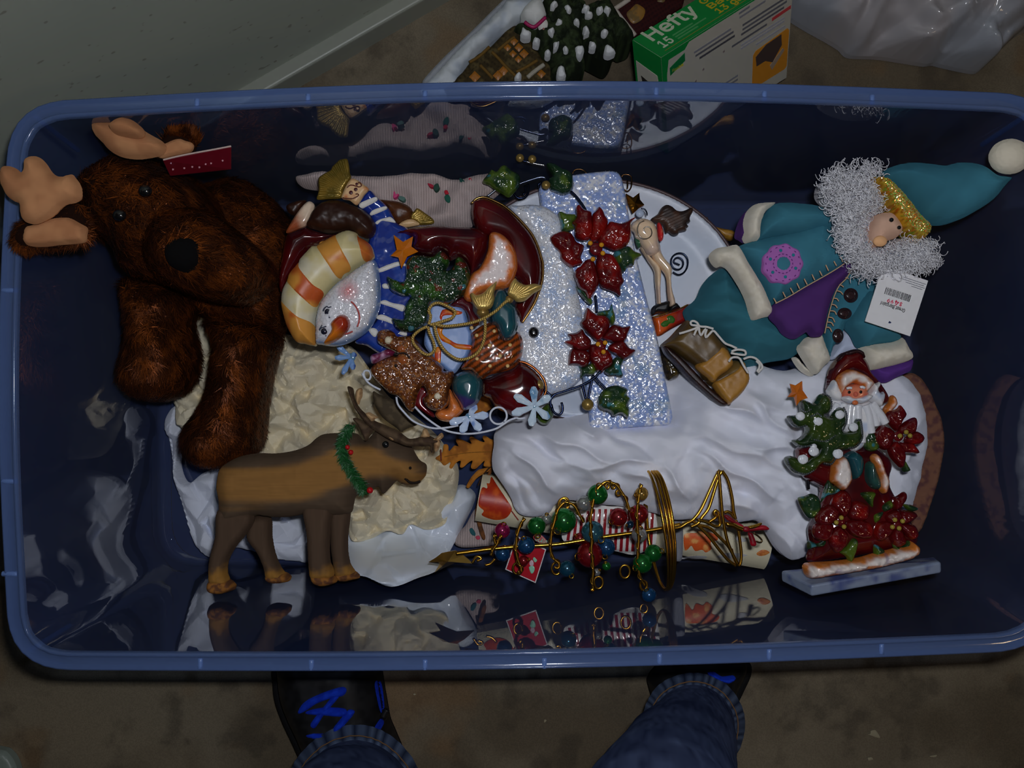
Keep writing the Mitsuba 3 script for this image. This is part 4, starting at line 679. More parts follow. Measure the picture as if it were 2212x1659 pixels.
# ------------------------------------------------------------------ poinsettia garland on dark wire
pg = thing('poinsettia_garland', 'dark wire garland with two red poinsettias and holly leaves across the blue board', 'garland')
redp = lambda p, d, w: lerp(S(80, 5, 9), S(122, 14, 9), sstep(.45, .72, fbm(w, 90, 3)))
grn = lambda p, d, w: lerp(lerp(S(24, 50, 28), S(70, 92, 24), sstep(.45, .65, fbm(w, 110, 5))), S(50, 110, 120), sstep(.64, .70, fbm(w, 120, 8)))
GZ = .184
fl1 = put(pg, 'flower', ball(Z('E 1480,1150')[0], GZ + .004, 14, 14, 5), S(90, 8, 14), 'gloss')
for i, s in enumerate(('E 1245,650 1285,612 1340,668 1420,690 1432,740 1445,900 1420,1010 1330,1042 1240,1000 1232,870 1198,830 1250,760', 'E 1440,740 1480,682 1518,635 1560,670 1592,740 1625,800 1610,900 1560,1000 1480,1060 1420,1040 1430,880', 'E 1625,850 1660,810 1790,832 1955,762 1900,832 1900,990 1850,1100 1720,1162 1600,1120 1510,1080 1540,960',
                        'E 938,992 1060,932 1160,940 1210,990 1250,1060 1340,1110 1300,1240 1320,1312 1240,1342 1190,1360 1140,1340 1060,1262 1050,1190 960,1080', 'E 1500,1180 1590,1190 1690,1220 1750,1310 1790,1400 1800,1480 1820,1532 1780,1600 1775,1705 1700,1660 1600,1622 1540,1590 1500,1480 1480,1370 1490,1260', 'E 1300,1350 1370,1270 1450,1280 1490,1400 1520,1530 1480,1650 1400,1740 1350,1662 1280,1612 1250,1540 1220,1462 1250,1380')):
    put(fl1, 'petal', pillow(Z(s), GZ + .001 * (i % 3), .006, 14, 2.2, .0015, rough=.0016, freq=240, color=redp, seed=i), mat='gloss')
for s in ('E 1030,722 1060,695 1130,720 1240,732 1240,790 1205,840 1220,905 1080,932 1060,842', 'E 1700,1180 1860,1110 1940,1170 2030,1212 1950,1270 1930,1342 1870,1352 1820,1420 1780,1400 1740,1300', 'E 1350,1640 1250,1600 1222,1520 1260,1640 1330,1740 1410,1810 1440,1760'):
    put(fl1, 'leaf', pillow(Z(s), GZ - .004, .005, 9, 2.2, .0015, rough=.0010, freq=220, color=grn), mat='gloss')
for s in ('E 1410,1080', 'E 1545,1100', 'E 1560,1200', 'E 1442,1270'): put(fl1, 'berry', ball(Z(s)[0], GZ + .013, 5.4), S(204, 140, 26), 'gloss')
fl2 = put(pg, 'flower', ball(Z('G 980,700')[0], GZ + .004, 12, 12, 5), S(90, 8, 14), 'gloss')
for i, s in enumerate(('G 740,430 780,370 812,258 842,252 900,300 950,330 1050,342 1100,420 1060,540 960,640 860,570 790,500', 'G 1060,520 1130,450 1200,450 1250,470 1342,465 1310,560 1280,640 1180,662 1080,640 1010,600', 'G 1110,680 1250,640 1330,722 1402,752 1340,832 1260,862 1170,800 1080,740', 'G 850,700 960,690 1100,780 1130,880 1112,940 1040,982 1000,1022 940,1000 900,940 850,850', 'G 598,900 612,770 660,730 700,740 800,750 860,810 840,920 770,960 700,932 610,932', 'G 552,655 620,620 590,560 690,540 760,500 800,560 870,640 850,740 740,762 660,730')):
    put(fl2, 'petal', pillow(Z(s), GZ + .001 * (i % 3), .006, 12, 2.2, .0015, rough=.0016, freq=240, color=redp, seed=i + 7), mat='gloss')
for s in ('G 950,302 1000,280 1090,262 1115,198 1140,280 1162,350 1150,432 1110,440 1060,350 970,370', 'G 720,940 760,960 880,910 932,1000 880,1052 800,1052 740,1095 742,1000', 'G 1130,870 1180,832 1262,862 1230,960 1252,1065 1160,1050 1080,1052 1030,1000 1110,932', 'G 1260,840 1330,742 1405,762 1300,862'):
    put(fl2, 'leaf', pillow(Z(s), GZ - .003, .005, 8, 2.2, .0015, rough=.0010, freq=220, color=grn), mat='gloss')
for s in ('G 1035,665', 'G 950,682', 'G 1015,775'): put(fl2, 'berry', ball(Z(s)[0], GZ + .012, 5.2), S(204, 140, 26), 'gloss')
for s, z in (('E 120,340 190,240 230,190 290,210 340,150 400,140 470,200 560,250 572,340 540,420 480,490 430,522 360,482 300,450 200,380', .166), ('E 888,130 960,110 1040,150 1080,180 1130,190 1190,240 1216,330 1210,410 1170,462 1090,492 1000,462 930,420 920,300 960,262', .166), ('G 958,1390 970,1300 1030,1222 1120,1180 1230,1180 1312,1222 1300,1282 1342,1332 1320,1402 1332,1480 1312,1562 1230,1512 1140,1542 1100,1492 990,1452', .190), ('D 2130,950 2180,1000 2192,1080 2160,1150 2100,1205 2020,1182 1980,1100 2060,1000', .165)):
    put(pg, 'holly_leaf', pillow(Z(s), z, .008, 16, 2.2, .0015, rough=.0016, freq=240, color=grn), mat='gloss')
brass = S(150, 124, 66)
for s, r, z in (('E 570,62', 9, .172), ('E 717,76', 9, .172), ('E 882,386', 9.5, .176), ('G 826,1405', 13, .190), ('G 244,1170', 11, .182)): put(pg, 'bead', ball(Z(s)[0], z, r, sub=3), brass, 'brass')
wcol = S(34, 42, 66)
for s, z, c in (('E 180,522 230,485 285,440', .163, S(150, 160, 180)), ('E 560,372 680,330 812,292 880,300', .163, S(120, 128, 150)), ('E 640,104 700,120 760,132 870,152', .170, S(150, 150, 150)), ('E 570,62 620,100 700,110', .170, wcol), ('E 497,478 530,530 580,545 640,522 672,462 665,372', .160, wcol), ('E 630,390 636,470 600,502', .161, wcol), ('E 1180,460 1260,542 1330,640 1400,760', .174, wcol), ('E 800,420 790,380 830,350', .160, wcol),
                ('G 918,100 930,200 937,305', .170, wcol), ('G 985,1000 900,1090 760,1172 560,1242 440,1282 392,1330 380,1380 400,1450', .190, wcol), ('G 895,1050 860,1200 835,1345', .188, wcol), ('G 760,1170 782,1260 805,1345', .188, wcol), ('G 920,1080 970,1140 1030,1202 1080,1260', .190, wcol), ('G 296,1222 350,1262 400,1312', .178, wcol), ('G 392,1400 420,1490 480,1527 522,1490 526,1430 512,1378', .186, wcol)):
    put(pg, 'wire', wire(s, z, .0011, 7), c, 'metal')
# ------------------------------------------------------------------ white wire with snowflakes
sw = thing('snowflake_wire', 'thin white curled wire with three pale blue snowflakes below the teddy bear', 'wire garland')
wht = S(196, 202, 214)
for s in ('X 782,806 789,818 797,820 801,812 798,802 788,801 786,810 793,824 806,834 822,842', 'D 310,870 330,960 400,1050 500,1150 620,1210 760,1245 920,1236 1050,1210', 'D 510,962 620,1080 760,1190 900,1270 1050,1305 1200,1310 1350,1290 1500,1250 1600,1190 1660,1150 1740,1120', 'D 1740,1120 1790,1130 1850,1120'):
    put(sw, 'wire', wire(s, .1915, .0010, 7), wht, 'satin')
put(sw, 'wire', wire([Z('D 1530,1095')[0] + 18.2 * np.array([math.cos(a), math.sin(a)]) for a in np.linspace(.9, 7.1, 26)], .1915, .0010, 7), wht, 'satin')
ice = lambda p, d, w: lerp(S(188, 206, 222), S(110, 150, 186), sstep(.48, .68, fbm(w, 120, 4)))
def flake(c, tips, wd, z, col):
    c = Z(c)[0]; k = None
    for i, t in enumerate(tips.split()):
        e = Z('D ' + t)[0] if t[0] != 'B' else Z('B ' + t[1:])[0]; u = (e - c) / np.linalg.norm(e - c); n = np.array([-u[1], u[0]]); L = np.linalg.norm(e - c)
        q = [c - n * wd * .35, c + u * L * .55 - n * wd * .8, c + u * L * .72 - n * wd, c + u * L * .97 - n * wd * .5, e, c + u * L * .97 + n * wd * .5, c + u * L * .72 + n * wd, c + u * L * .55 + n * wd * .8, c + n * wd * .35]
        m = pillow(q, lambda p: z + .004 * np.hypot(*(p - c).T) / 40, .001, 5, 2, .001, sharp=True, color=col, rough=.0006, freq=400)
        if k is None: k = put(sw, 'snowflake', ball(c, z, 9, 9, 3), S(90, 130, 160), 'gloss')
        put(k, 'petal', m, mat='gloss')
flake('D 1962,985', '1950,742 2152,860 2140,1130 1920,1222 1688,1072 1715,850', 9.5, .196, ice)
flake('D 1180,1110', '1255,955 1412,1085 1320,1272 1085,1300 945,1185', 9.5, .194, lambda p, d, w: lerp(S(186, 204, 230), S(110, 140, 200), sstep(.5, .68, fbm(w, 120, 4))))
flake('B 990,950', 'B810,805 B790,955 B880,1155 B1010,1100 B1040,900', 6.5, .160, lambda p, d, w: lerp(S(120, 156, 206), S(40, 66, 140), sstep(.48, .7, fbm(w, 130, 2))))
# ------------------------------------------------------------------ teal cloth santa doll
dl = thing('santa_doll', 'soft cloth santa doll in teal coat and hat with curly white beard and purple mittens', 'doll')
felt_t = lambda a, f=90: (lambda p, d, w: lerp(np.array(a) * .86, np.array(a) * 1.12, fbm(w, f, 3)))
tealc = S(60, 118, 136)
def cl(name, s, z, h, edge, c=None, res=4, mat='cloth', parent=None, **k):
    kk = {a: k.pop(a) for a in ('label',) if a in k}
    return put(parent or dl, name, pillow(Z(s) if isinstance(s, str) else s, z, h, edge, res, k.pop('thick', .006), color=felt_t(c or tealc) if not callable(c) else c, **k), mat=mat, **kk)
wool = lambda p, d, w: lerp(S(206, 198, 178), S(224, 218, 204), fbm(w, 300, 3))
purple = S(78, 46, 106)
wr_ = lambda p, d: .010 * (meshkit.fbm(np.c_[p * [.016, .03], p[:, 0] * 0], 3, 3) - .5)
cl('trousers', 'SD 40,960 130,880 180,770 260,680 340,650 450,800 560,900 700,980 800,1000 990,1150 1010,1195 960,1290 880,1372 700,1405 490,1452 420,1400 360,1350 300,1250 200,1150 80,1092 30,1012', .164, .035, 60, S(50, 104, 118), fn=wr_, thick=.014)
# boots
leather = lambda p, d, w: lerp(S(104, 80, 36), S(78, 58, 28), sstep(.35, .7, fbm(w, 60, 3)))
tanl = lambda p, d, w: lerp(S(176, 128, 52), S(150, 104, 40), fbm(w, 80, 3))
for i, (up, toe, sole, z) in enumerate((('X 1433,745 1454,725 1480,697 1490,690 1503,703 1528,706 1543,713 1560,733 1577,754 1580,768 1574,784 1558,796 1540,812 1527,820 1511,796 1485,774 1456,752', 'X 1505,792 1524,774 1545,756 1556,746 1570,752 1580,768 1586,785 1574,800 1556,812 1543,826 1530,816', 'X 1432,744 1440,746 1470,770 1500,800 1530,832 1560,858 1574,872 1562,878 1545,868 1520,846 1490,818 1460,785 1440,764', .187),
                                    ('X 1530,822 1552,800 1575,784 1590,778 1604,782 1612,800 1600,815 1580,826 1560,834 1545,836', 'X 1541,828 1556,815 1577,803 1594,790 1608,781 1616,797 1621,820 1610,842 1598,856 1586,866 1576,874 1560,858', 'X 1540,828 1550,838 1570,858 1580,872 1574,877 1560,868 1545,850', .180))):
    b = cl('boot', up, z, .016, 22, leather, 3, 'satin', thick=.014, rough=.001, freq=80)
    cl('toe_cap', toe, z + .008, .009, 12, tanl, 3, 'satin', parent=b, rough=.001, freq=80)
    cl('sole', sole, z - .002, .006, 6, mottle(S(44, 20, 16), S(30, 16, 14), 120), 3, 'satin', parent=b, thick=.012)
lz = S(206, 204, 200)
for s in ('I 880,972 960,950 1080,910 1190,862 1120,850 1062,840 1050,802 1090,782 1150,812 1185,862 1290,872 1390,900', 'I 1100,1000 1130,930 1175,880 1180,940 1205,1000 1250,930 1290,900 1270,980 1280,1032 1330,980 1390,930 1460,1000 1560,1112 1650,1150 1740,1192', 'I 1650,1262 1750,1280 1860,1290 1872,1250 1840,1220 1740,1212 1660,1240', 'I 1622,1392 1650,1345 1700,1325 1780,1342 1840,1450 1910,1560', 'I 1840,1352 1930,1322 2020,1342 2100,1420 2122,1480 2085,1522 2060,1560', 'I 2030,1380 2078,1430 2070,1490 2040,1540'):
    put(dl, 'lace', wire(s, .212, .0010, 6), lz, 'cloth')
# coat
CZ_ = .196
cl('coat_panel', 'SD 1300,640 1400,700 1520,760 1570,900 1550,1000 1480,1150 1420,1250 1380,1190 1300,1112 1262,1190 1190,1300 1160,1390 1112,1250 1110,1150 1150,980 1180,860 1230,760', CZ_ - .012, .018, 30)
cl('coat', 'SD 430,492 600,420 730,385 900,330 1080,250 1170,310 1240,430 1330,560 1360,600 1310,640 1190,705 1040,780 900,855 800,900 720,945 700,965 630,800 540,640', CZ_, .026, 50, rough=.0032, freq=45)
cl('sleeve', 'SD 590,420 610,300 680,190 730,132 820,122 900,125 1060,145 1150,200 1190,330 1050,370 900,400 720,402 650,412', CZ_ + .004, .026, 40)
cl('sleeve', 'SD 1310,1105 1360,1000 1420,900 1480,830 1560,860 1640,960 1700,1100 1742,1212 1700,1242 1560,1262 1430,1292 1370,1192', CZ_ - .002, .026, 40)
cl('lining', 'SD 1310,590 1350,622 1300,722 1230,802 1182,900 1142,1040 1112,1182 1062,1205 1020,1195 992,1162 940,1192 880,1222 800,1182 750,1112 690,1042 722,948 830,888 960,810 1100,732 1220,662', CZ_ + .018, .012, 26, purple, label='purple lining of the open coat')
put(dl, 'pin', ball(Z('SD 1328,603')[0], CZ_ + .034, 3.2), S(210, 180, 120), 'chrome')
thr = S(190, 160, 130)
put(dl, 'seam', wire('SD 720,942 830,886 960,808 1100,730 1220,658 1312,592', CZ_ + .0265, .0005), thr, 'cloth')
put(dl, 'seam', wire('SD 1345,632 1290,735 1225,805 1180,905 1142,1040 1112,1180', CZ_ + .0215, .0005), thr, 'cloth')
tk = '705,900 730,942;778,850 800,892;838,818 862,860;890,780 912,826;948,745 972,792;1010,710 1032,756;1070,682 1092,722;1120,635 1142,682;1185,605 1206,642;1240,570 1256,612'.split(';')
for t in tk: put(dl, 'stitch', wire('SD ' + t, CZ_ + .0275, .00055, curve=False), thr, 'cloth')
for t in '1262,740 1285,735 1302,745;1225,790 1250,800 1262,812;1210,840 1240,850 1258,872;1184,900 1210,905 1222,925;1168,950 1195,955 1212,978;1152,1000 1190,1005 1205,1032;1142,1050 1175,1058 1192,1092;1132,1090 1165,1095 1182,1122;1118,1132 1150,1135 1168,1168'.split(';'): put(dl, 'stitch', wire('SD ' + t, CZ_ + .012, .00055), thr, 'cloth')
cl('coat_trim', 'SD 212,545 260,495 350,478 432,474 520,620 620,780 670,890 708,985 695,1032 640,1048 558,1068 535,1020 500,900 440,780 360,662 310,632 268,642 225,600', CZ_ + .010, .016, 26, wool, 3, rough=.0009, freq=420)
cl('coat_trim', 'SD 915,1300 940,1255 985,1212 1040,1192 1092,1180 1130,1270 1168,1385 1120,1440 1058,1505 1000,1442', CZ_ - .004, .014, 22, wool, 3, rough=.0009, freq=420)
cl('coat_trim', 'SD 870,1380 900,1372 960,1440 1030,1500 1010,1520 930,1470', CZ_ - .018, .008, 10, wool, 3, rough=.0009, freq=420)
cl('mitten', 'SD 418,395 440,300 475,228 520,190 520,330 500,440 450,420', CZ_ - .004, .016, 18, purple, 3)
cl('mitten', 'SD 1490,1450 1560,1440 1700,1400 1822,1380 1815,1470 1775,1500 1700,1532 1620,1572 1550,1552', CZ_ - .010, .016, 26, S(92, 56, 136), 3)
cl('cuff', 'SD 474,335 500,222 560,145 640,128 735,132 665,190 618,290 605,415 560,432 500,438', CZ_ + .006, .020, 22, wool, 3, rough=.0009, freq=420)
cl('cuff', 'SD 1428,1292 1480,1268 1600,1255 1700,1240 1742,1205 1795,1290 1826,1345 1815,1392 1740,1420 1650,1442 1500,1470 1445,1420', CZ_ + .000, .022, 26, wool, 3, rough=.0009, freq=420)
# felt wreath patch
wc = Z('SD 780,625')[0]; ang = np.linspace(0, 2 * np.pi, 97)[:-1]
outer = wc + np.c_[np.cos(ang), np.sin(ang)] * (43 * (1 + .035 * np.cos(ang * 9)))[:, None]
lav = S(168, 104, 178)
wm = pillow(outer, CZ_ + .026, .0015, 3, 2.2, .008, color=felt_t(lav))
keep = ~(np.hypot(*((wm.v[wm.f].mean(1)[:, :2] - W([wc], CZ_ + .026)[0, :2]).T)) < 14.5 * mpp(CZ_ + .026))
wk = put(dl, 'wreath_patch', Mesh(wm.v, wm.f[keep], wm.c), mat='cloth', label='lavender felt wreath patch')
for a in np.arange(6) * math.pi / 3 + .35:
    put(wk, 'dot', ball(wc + 29 * np.array([math.cos(a), math.sin(a)]), CZ_ + .0278, 3.6, None, 1.2, 1), S(44, 120, 140), 'cloth')
for a in np.arange(16) * math.pi / 8:
    for r0 in (21, 37):
        q = [wc + r0 * np.array([math.cos(a + t), math.sin(a + t)]) for t in (-.09 * 37 / r0 * .6, .09 * 37 / r0 * .6)]
        put(wk, 'stitch', wire(q, CZ_ + .0282, .00035, 4, curve=False), S(104, 40, 120), 'cloth')
for s, rx, ry, z in (('SD 1320,878', 15.5, 16, CZ_ + .008), ('SD 1270,1022', 15.5, 12.5, CZ_ + .008), ('SD 1217,1200', 12, 15.5, CZ_ + .006)):
    bt = put(dl, 'button', ball(Z(s)[0], z, rx, ry, 6, 3), S(44, 24, 26), 'gloss')
    put(bt, 'ring', wire([Z(s)[0] + [rx * .62 * math.cos(a), ry * .62 * math.sin(a)] for a in np.arange(20) * math.pi / 10], z + .0022, .0007, 6, True), S(34, 20, 22), 'gloss')
# head
HZ_ = .216
cl('face', 'SH 640,1000 690,800 780,740 880,735 950,800 1000,900 960,980 860,1020 740,1090 660,1080', HZ_ + .012, .016, 26, S(214, 174, 150), 3, 'matte')
put(dl, 'nose', ball(Z('SH 755,1035')[0], HZ_ + .031, 15, 12, 9, 3), S(232, 178, 128), 'matte')
for s, r in (('SH 870,820', 4.8), ('SH 948,897', 4.2)): put(dl, 'eye', ball(Z(s)[0], HZ_ + .030, r), S(10, 12, 16), 'gloss')
cl('hair_base', 'SH 240,640 170,540 210,400 400,310 600,290 760,330 700,430 760,560 800,700 700,800 650,980 720,1090 850,1040 950,990 1100,1010 1260,1000 1310,1100 1290,1230 1180,1320 1000,1360 750,1390 560,1350 490,1240 370,1100 310,950 330,800 290,720', HZ_ - .006, .024, 40, S(196, 192, 196), 4, 'satin', thick=.012)
def curls(n, region, z0, seed, L=(12, 30), rad=(3.0, 6.5)):
    r = np.random.default_rng(seed); q = Z(region); poly = Polygon(q); x0, y0, x1, y1 = poly.bounds; ms = []; tr_ = cKDTree(resample(q, 2)); c0 = q.mean(0)
    while len(ms) < n:
        p = np.array([r.uniform(x0, x1), r.uniform(y0, y1)])
        if not shapely.contains_xy(poly, *p): continue
        de = tr_.query(p)[0]; a = math.atan2(*(p - c0)[::-1]) + r.normal(0, .9); l = r.uniform(*L); m = 20
        t = np.linspace(0, 1, m); cr_ = r.uniform(*rad); ph = r.uniform(0, 6.28); tw = r.uniform(5, 12) * r.choice([-1, 1])
        u, nn = np.array([math.cos(a), math.sin(a)]), np.array([-math.sin(a), math.cos(a)])
        path = p + (t * l)[:, None] * u + (cr_ * np.sin(tw * t + ph))[:, None] * nn + (cr_ * .6 * np.cos(tw * t + ph))[:, None] * u
        zz = z0 + .022 * math.sqrt(max(0, 1 - (1 - min(de / 40, 1))**2)) + .0035 * np.cos(tw * t + ph * 1.7) + r.uniform(-.002, .006) + .004 * t
        g = r.uniform(.75, 1.0); mm = tube(W(path, zz), .00040, 4, cap=False); mm.c = np.broadcast_to(np.array(S(238, 238, 242)) * g, mm.v.shape); ms.append(mm)
    return join(ms)
put(dl, 'beard', curls(1500, 'SH 240,640 170,540 210,400 400,310 600,290 800,290 700,430 760,560 800,700 700,800 650,980 720,1100 850,1050 950,990 1100,1010 1280,1000 1320,1100 1300,1230 1180,1330 1000,1370 750,1400 560,1360 490,1250 370,1100 310,950 330,800 290,720', HZ_, 5), mat='film', kind='stuff', label='curly iridescent white beard and hair')
add_glitter(dl, Mesh(MADE[dl + '__hair_base'].v + [0, 0, .004], MADE[dl + '__hair_base'].f), 2200, .0006, .14, np.array([S(235, 235, 240), S(200, 225, 250), S(245, 225, 240)]), name='tinsel')
put(dl, 'hat_band', pillow(Z('SH 685,385 740,368 805,372 880,425 960,505 1060,625 1150,745 1240,832 1278,900 1262,965 1200,1012 1100,975 1000,900 940,800 880,715 800,600 740,480'), HZ_ + .006, .026, 26, 2.2, .012, rough=.0010, freq=620,
    color=lambda p, d, w: lerp(lerp(S(176, 116, 22), S(226, 190, 60), sstep(.4, .6, fbm(w, 500, 3))), lerp(S(120, 190, 60), S(226, 90, 40), (fbm(w, 420, 7) > .5) * 1.0), (fbm(w, 900, 5) > .62) * .7)), mat='brass', label='gold holographic hat band')
add_glitter(dl + '__hat_band', MADE[dl + '__hat_band'], 2600, .0006, .16, np.array([S(240, 200, 80), S(240, 120, 50), S(120, 220, 90), S(250, 230, 160)]))
def hz(p): return HZ_ - .004 + .062 * sstep(1900, 2190, p[:, 0])
cl('hat', 'SH 820,385 850,290 960,232 1100,205 1260,212 1440,236 1530,218 1600,205 1740,212 1850,252 1960,330 2060,345 2145,375 2060,482 1960,600 1800,702 1640,782 1480,818 1320,802 1200,772 1140,712 1060,602 960,492 880,425', hz, .034, 60, rough=.002, freq=30, thick=.012)
put(dl, 'pompom', ball(Z('SH 2065,180')[0], .292, 43, 38, 36, 4, fn=lambda v: 1 + .05 * (meshkit.fbm(v * 6, 3) - .5)), S(214, 206, 186), 'cloth')
# price tag (reads upside down in the photograph)
P0 = Z('SD 1430,1085')[0]; P1_ = Z('SD 1790,1205')[0]; P2_ = Z('SD 1935,760')[0]; P3_ = P0 + P2_ - P1_
TZ = .236
tgm = bevelbox(np.vstack([W([P0, P1_, P2_, P3_], [TZ, TZ, TZ, TZ]) + [0, 0, .0004], W([P0, P1_, P2_, P3_], TZ) - [0, 0, .0004]]), .0003)
tg2 = put(dl, 'price_tag', tgm, S(222, 222, 224), 'matte', smooth=False, label='white price tag')
wo = W([P2_], TZ + .0005)[0]; wu = W([P3_], TZ + .0005)[0] - wo; wv = W([P1_], TZ + .0005)[0] - wo; LU, LV = np.linalg.norm(wu), np.linalg.norm(wv); wu /= LU; wv /= LV
org = wo                                                       # print runs along wu, its upright direction is wv
def tagtext(text, h, fu, fv, c, width=None): put(tg2, 'lettering', lettering(text, h, org + wu * LU * fu + wv * LV * fv, wu, wv, .0002, True, n=np.array([0, 0, 1.0]), width=width), c, 'matte', smooth=False)
tagtext('Great Bargain!', LV * .062, .26, .585, S(30, 30, 34), LU * .54)
tagtext('$', LV * .06, .36, .50, S(190, 30, 70)); tagtext('4', LV * .09, .43, .49, S(190, 30, 70)); tagtext('99', LV * .06, .54, .505, S(190, 30, 70), LU * .14)
r_ = np.random.default_rng(4); x_ = .24
while x_ < .80:
    bw_ = r_.uniform(.006, .016); q = org + wu * LU * x_ + wv * LV * .33
    c4 = [q, q + wu * LU * bw_, q + wu * LU * bw_ + wv * LV * .12, q + wv * LV * .12]
    put(tg2, 'barcode_bar', box8([a + [0, 0, .0002] for a in c4] + c4), S(36, 36, 42), 'matte', smooth=False); x_ += bw_ + r_.uniform(.006, .014)
for k, (a, b) in enumerate(((.02, .52), (.05, .60), (.02, .44), (.06, .30))):
    q = org + wu * LU * a + wv * LV * (.07 + .035 * k); c4 = [q, q + wu * LU * (b - a), q + wu * LU * (b - a) + wv * LV * .011, q + wv * LV * .011]
    put(tg2, 'print_line', box8([v_ + [0, 0, .0002] for v_ in c4] + c4), S(120, 122, 132), 'matte', smooth=False)
put(tg2, 'printed_mark', pillow(Z('SD 1600,1050 1635,1080 1650,1090 1635,1108 1610,1100 1618,1080'), TZ + .0005, .0002, 2, 1.5, .0002), S(40, 50, 90), 'matte')
# ------------------------------------------------------------------ glazed metal santa on a board, lying on the tissue bundle
sa = thing('metal_santa', 'glazed metal santa with white beard and poinsettias on grey-blue board by the right bin wall', 'santa ornament')
def sp_(name, s, z, h=.006, edge=12, color=(.5, .5, .5), mat='gloss', res=2.4, parent=None, **k):
    kk = {a: k.pop(a) for a in ('label',) if a in k}
    fnc = color if callable(color) else None
    return put(parent or sa, name, pillow(Z(s), z, h, edge, res, k.pop('thick', .003), color=fnc, **k), (.5, .5, .5) if fnc else color, mat, **kk)
AZ = .218
rred = mottle(S(80, 6, 9), S(54, 4, 9), 60, .35, .7)
sp_('robe', 'K 320,150 430,100 640,30 690,-60 800,-160 1030,-190 1080,-260 1250,-160 1395,0 1365,200 1405,350 1560,600 1705,880 1650,1020 1400,1060 1170,1102 850,1152 410,1202 420,1000 400,800 480,600 540,300', AZ - .008, .018, 60, rred, res=3.4)
sp_('arm', 'J 235,1285 330,1230 400,1225 440,1300 520,1400 640,1440 690,1440 690,1660 640,1760 520,1720 400,1660 320,1600 260,1450', AZ + .002, .010, 22, rred)
sp_('hat', 'J 600,565 615,450 640,330 680,250 720,202 780,132 890,88 960,78 1030,108 1055,180 1100,252 1135,350 1240,470 1345,650 1300,725 1230,600 1150,500 1060,400 920,330 800,380 700,460 640,570', AZ, .012, 26, rred)
sp_('hat_edge', 'J 700,235 740,170 790,130 890,85 970,78 1035,112 1052,180 1010,160 950,130 880,150 820,150 770,200', AZ + .008, .004, 6, S(40, 16, 20), 'satin')
fur_in = lambda p, d, w: lerp(S(196, 112, 44), S(216, 208, 204), sstep(2, 12, d + 18 * (fbm(w, 200, 3) - .5)))
# hair and beard
bw_ = S(208, 210, 216)
beard_c = mottle(S(212, 212, 214), S(170, 182, 206), 110, .5, .75)
sp_('hair', 'J 602,585 640,510 665,455 695,445 722,475 745,540 775,592 770,690 700,700 640,660', AZ + .008, .008, 12, beard_c, rough=.0012, freq=260)
sp_('hair', 'J 1130,500 1150,470 1180,492 1232,465 1238,510 1212,565 1250,600 1285,585 1290,660 1245,765 1190,745 1110,690 1085,620 1115,560', AZ + .008, .008, 12, beard_c, rough=.0012, freq=260)
bd = sp_('beard', 'J 640,680 770,670 900,720 1080,690 1190,750 1242,800 1312,930 1312,990 1180,1010 1150,1090 1090,1190 980,1290 900,1290 840,1120 700,930 635,840', AZ + .004, .008, 24, beard_c)
for s, r in (('870,740 855,860 845,985', .0030), ('955,745 960,880 965,1000 1000,1110 1005,1200', .0036), ('1045,745 1090,880 1105,990 1120,1085', .0036), ('1120,720 1180,800 1240,880 1290,970', .0036), ('800,730 770,820 760,900', .0030), ('715,730 680,800 690,870', .0030), ('915,760 905,900 920,1060 950,1190', .0028), ('1080,735 1140,850 1170,940 1180,1000', .0028)):
    q = Z('J ' + s); n_ = 24; put(bd, 'lock', tube(W(resample(spline(q, 8, False), 2.2, False), AZ + .0105), r * np.ones(len(resample(spline(q, 8, False), 2.2, False))), 8), bw_, 'gloss')
fc_ = sp_('face', 'J 768,602 790,545 830,510 880,498 960,492 1040,520 1092,590 1096,645 1040,690 940,720 850,690 785,665', AZ + .008, .010, 18, lambda p, d, w: lerp(S(206, 122, 92), S(186, 70, 56), .7 * np.clip(1.2 - np.minimum(np.hypot(p[:, 0] - 1829, p[:, 1] - 855), np.hypot(p[:, 0] - 1868, p[:, 1] - 855)) / 9, 0, 1)))
for s in ('J 855,593', 'J 993,590'): put(fc_, 'eye', ball(Z(s)[0], AZ + .0185, 3.2, 3.4, 2), S(20, 12, 12), 'gloss')
for s in ('J 825,552 855,540 885,545', 'J 985,535 1015,530 1040,545'): put(fc_, 'eyebrow', wire(s, AZ + .0185, .0012, 6), bw_, 'gloss')
put(fc_, 'nose', ball(Z('J 932,618')[0], AZ + .0185, 5.4, 6, 6), S(200, 96, 74), 'gloss')
sp_('moustache', 'J 775,660 850,628 920,655 1000,645 1085,615 1145,635 1100,690 1010,728 940,700 880,728 820,705', AZ + .014, .006, 8, beard_c, parent=bd)
put(fc_, 'mouth', ball(Z('J 925,718')[0], AZ + .019, 6.6, 5.2, 4), S(196, 104, 60), 'gloss')
sp_('hat_fur', 'J 720,450 755,380 860,322 960,332 1080,390 1165,470 1150,510 1100,565 1050,600 1010,520 930,485 860,515 790,590 765,640 735,570', AZ + .010, .010, 14, fur_in, rough=.0016, freq=240)
sp_('collar_fur', 'J 1285,815 1300,760 1340,720 1355,655 1392,628 1430,680 1435,745 1380,810 1330,862', AZ + .002, .006, 9, fur_in)
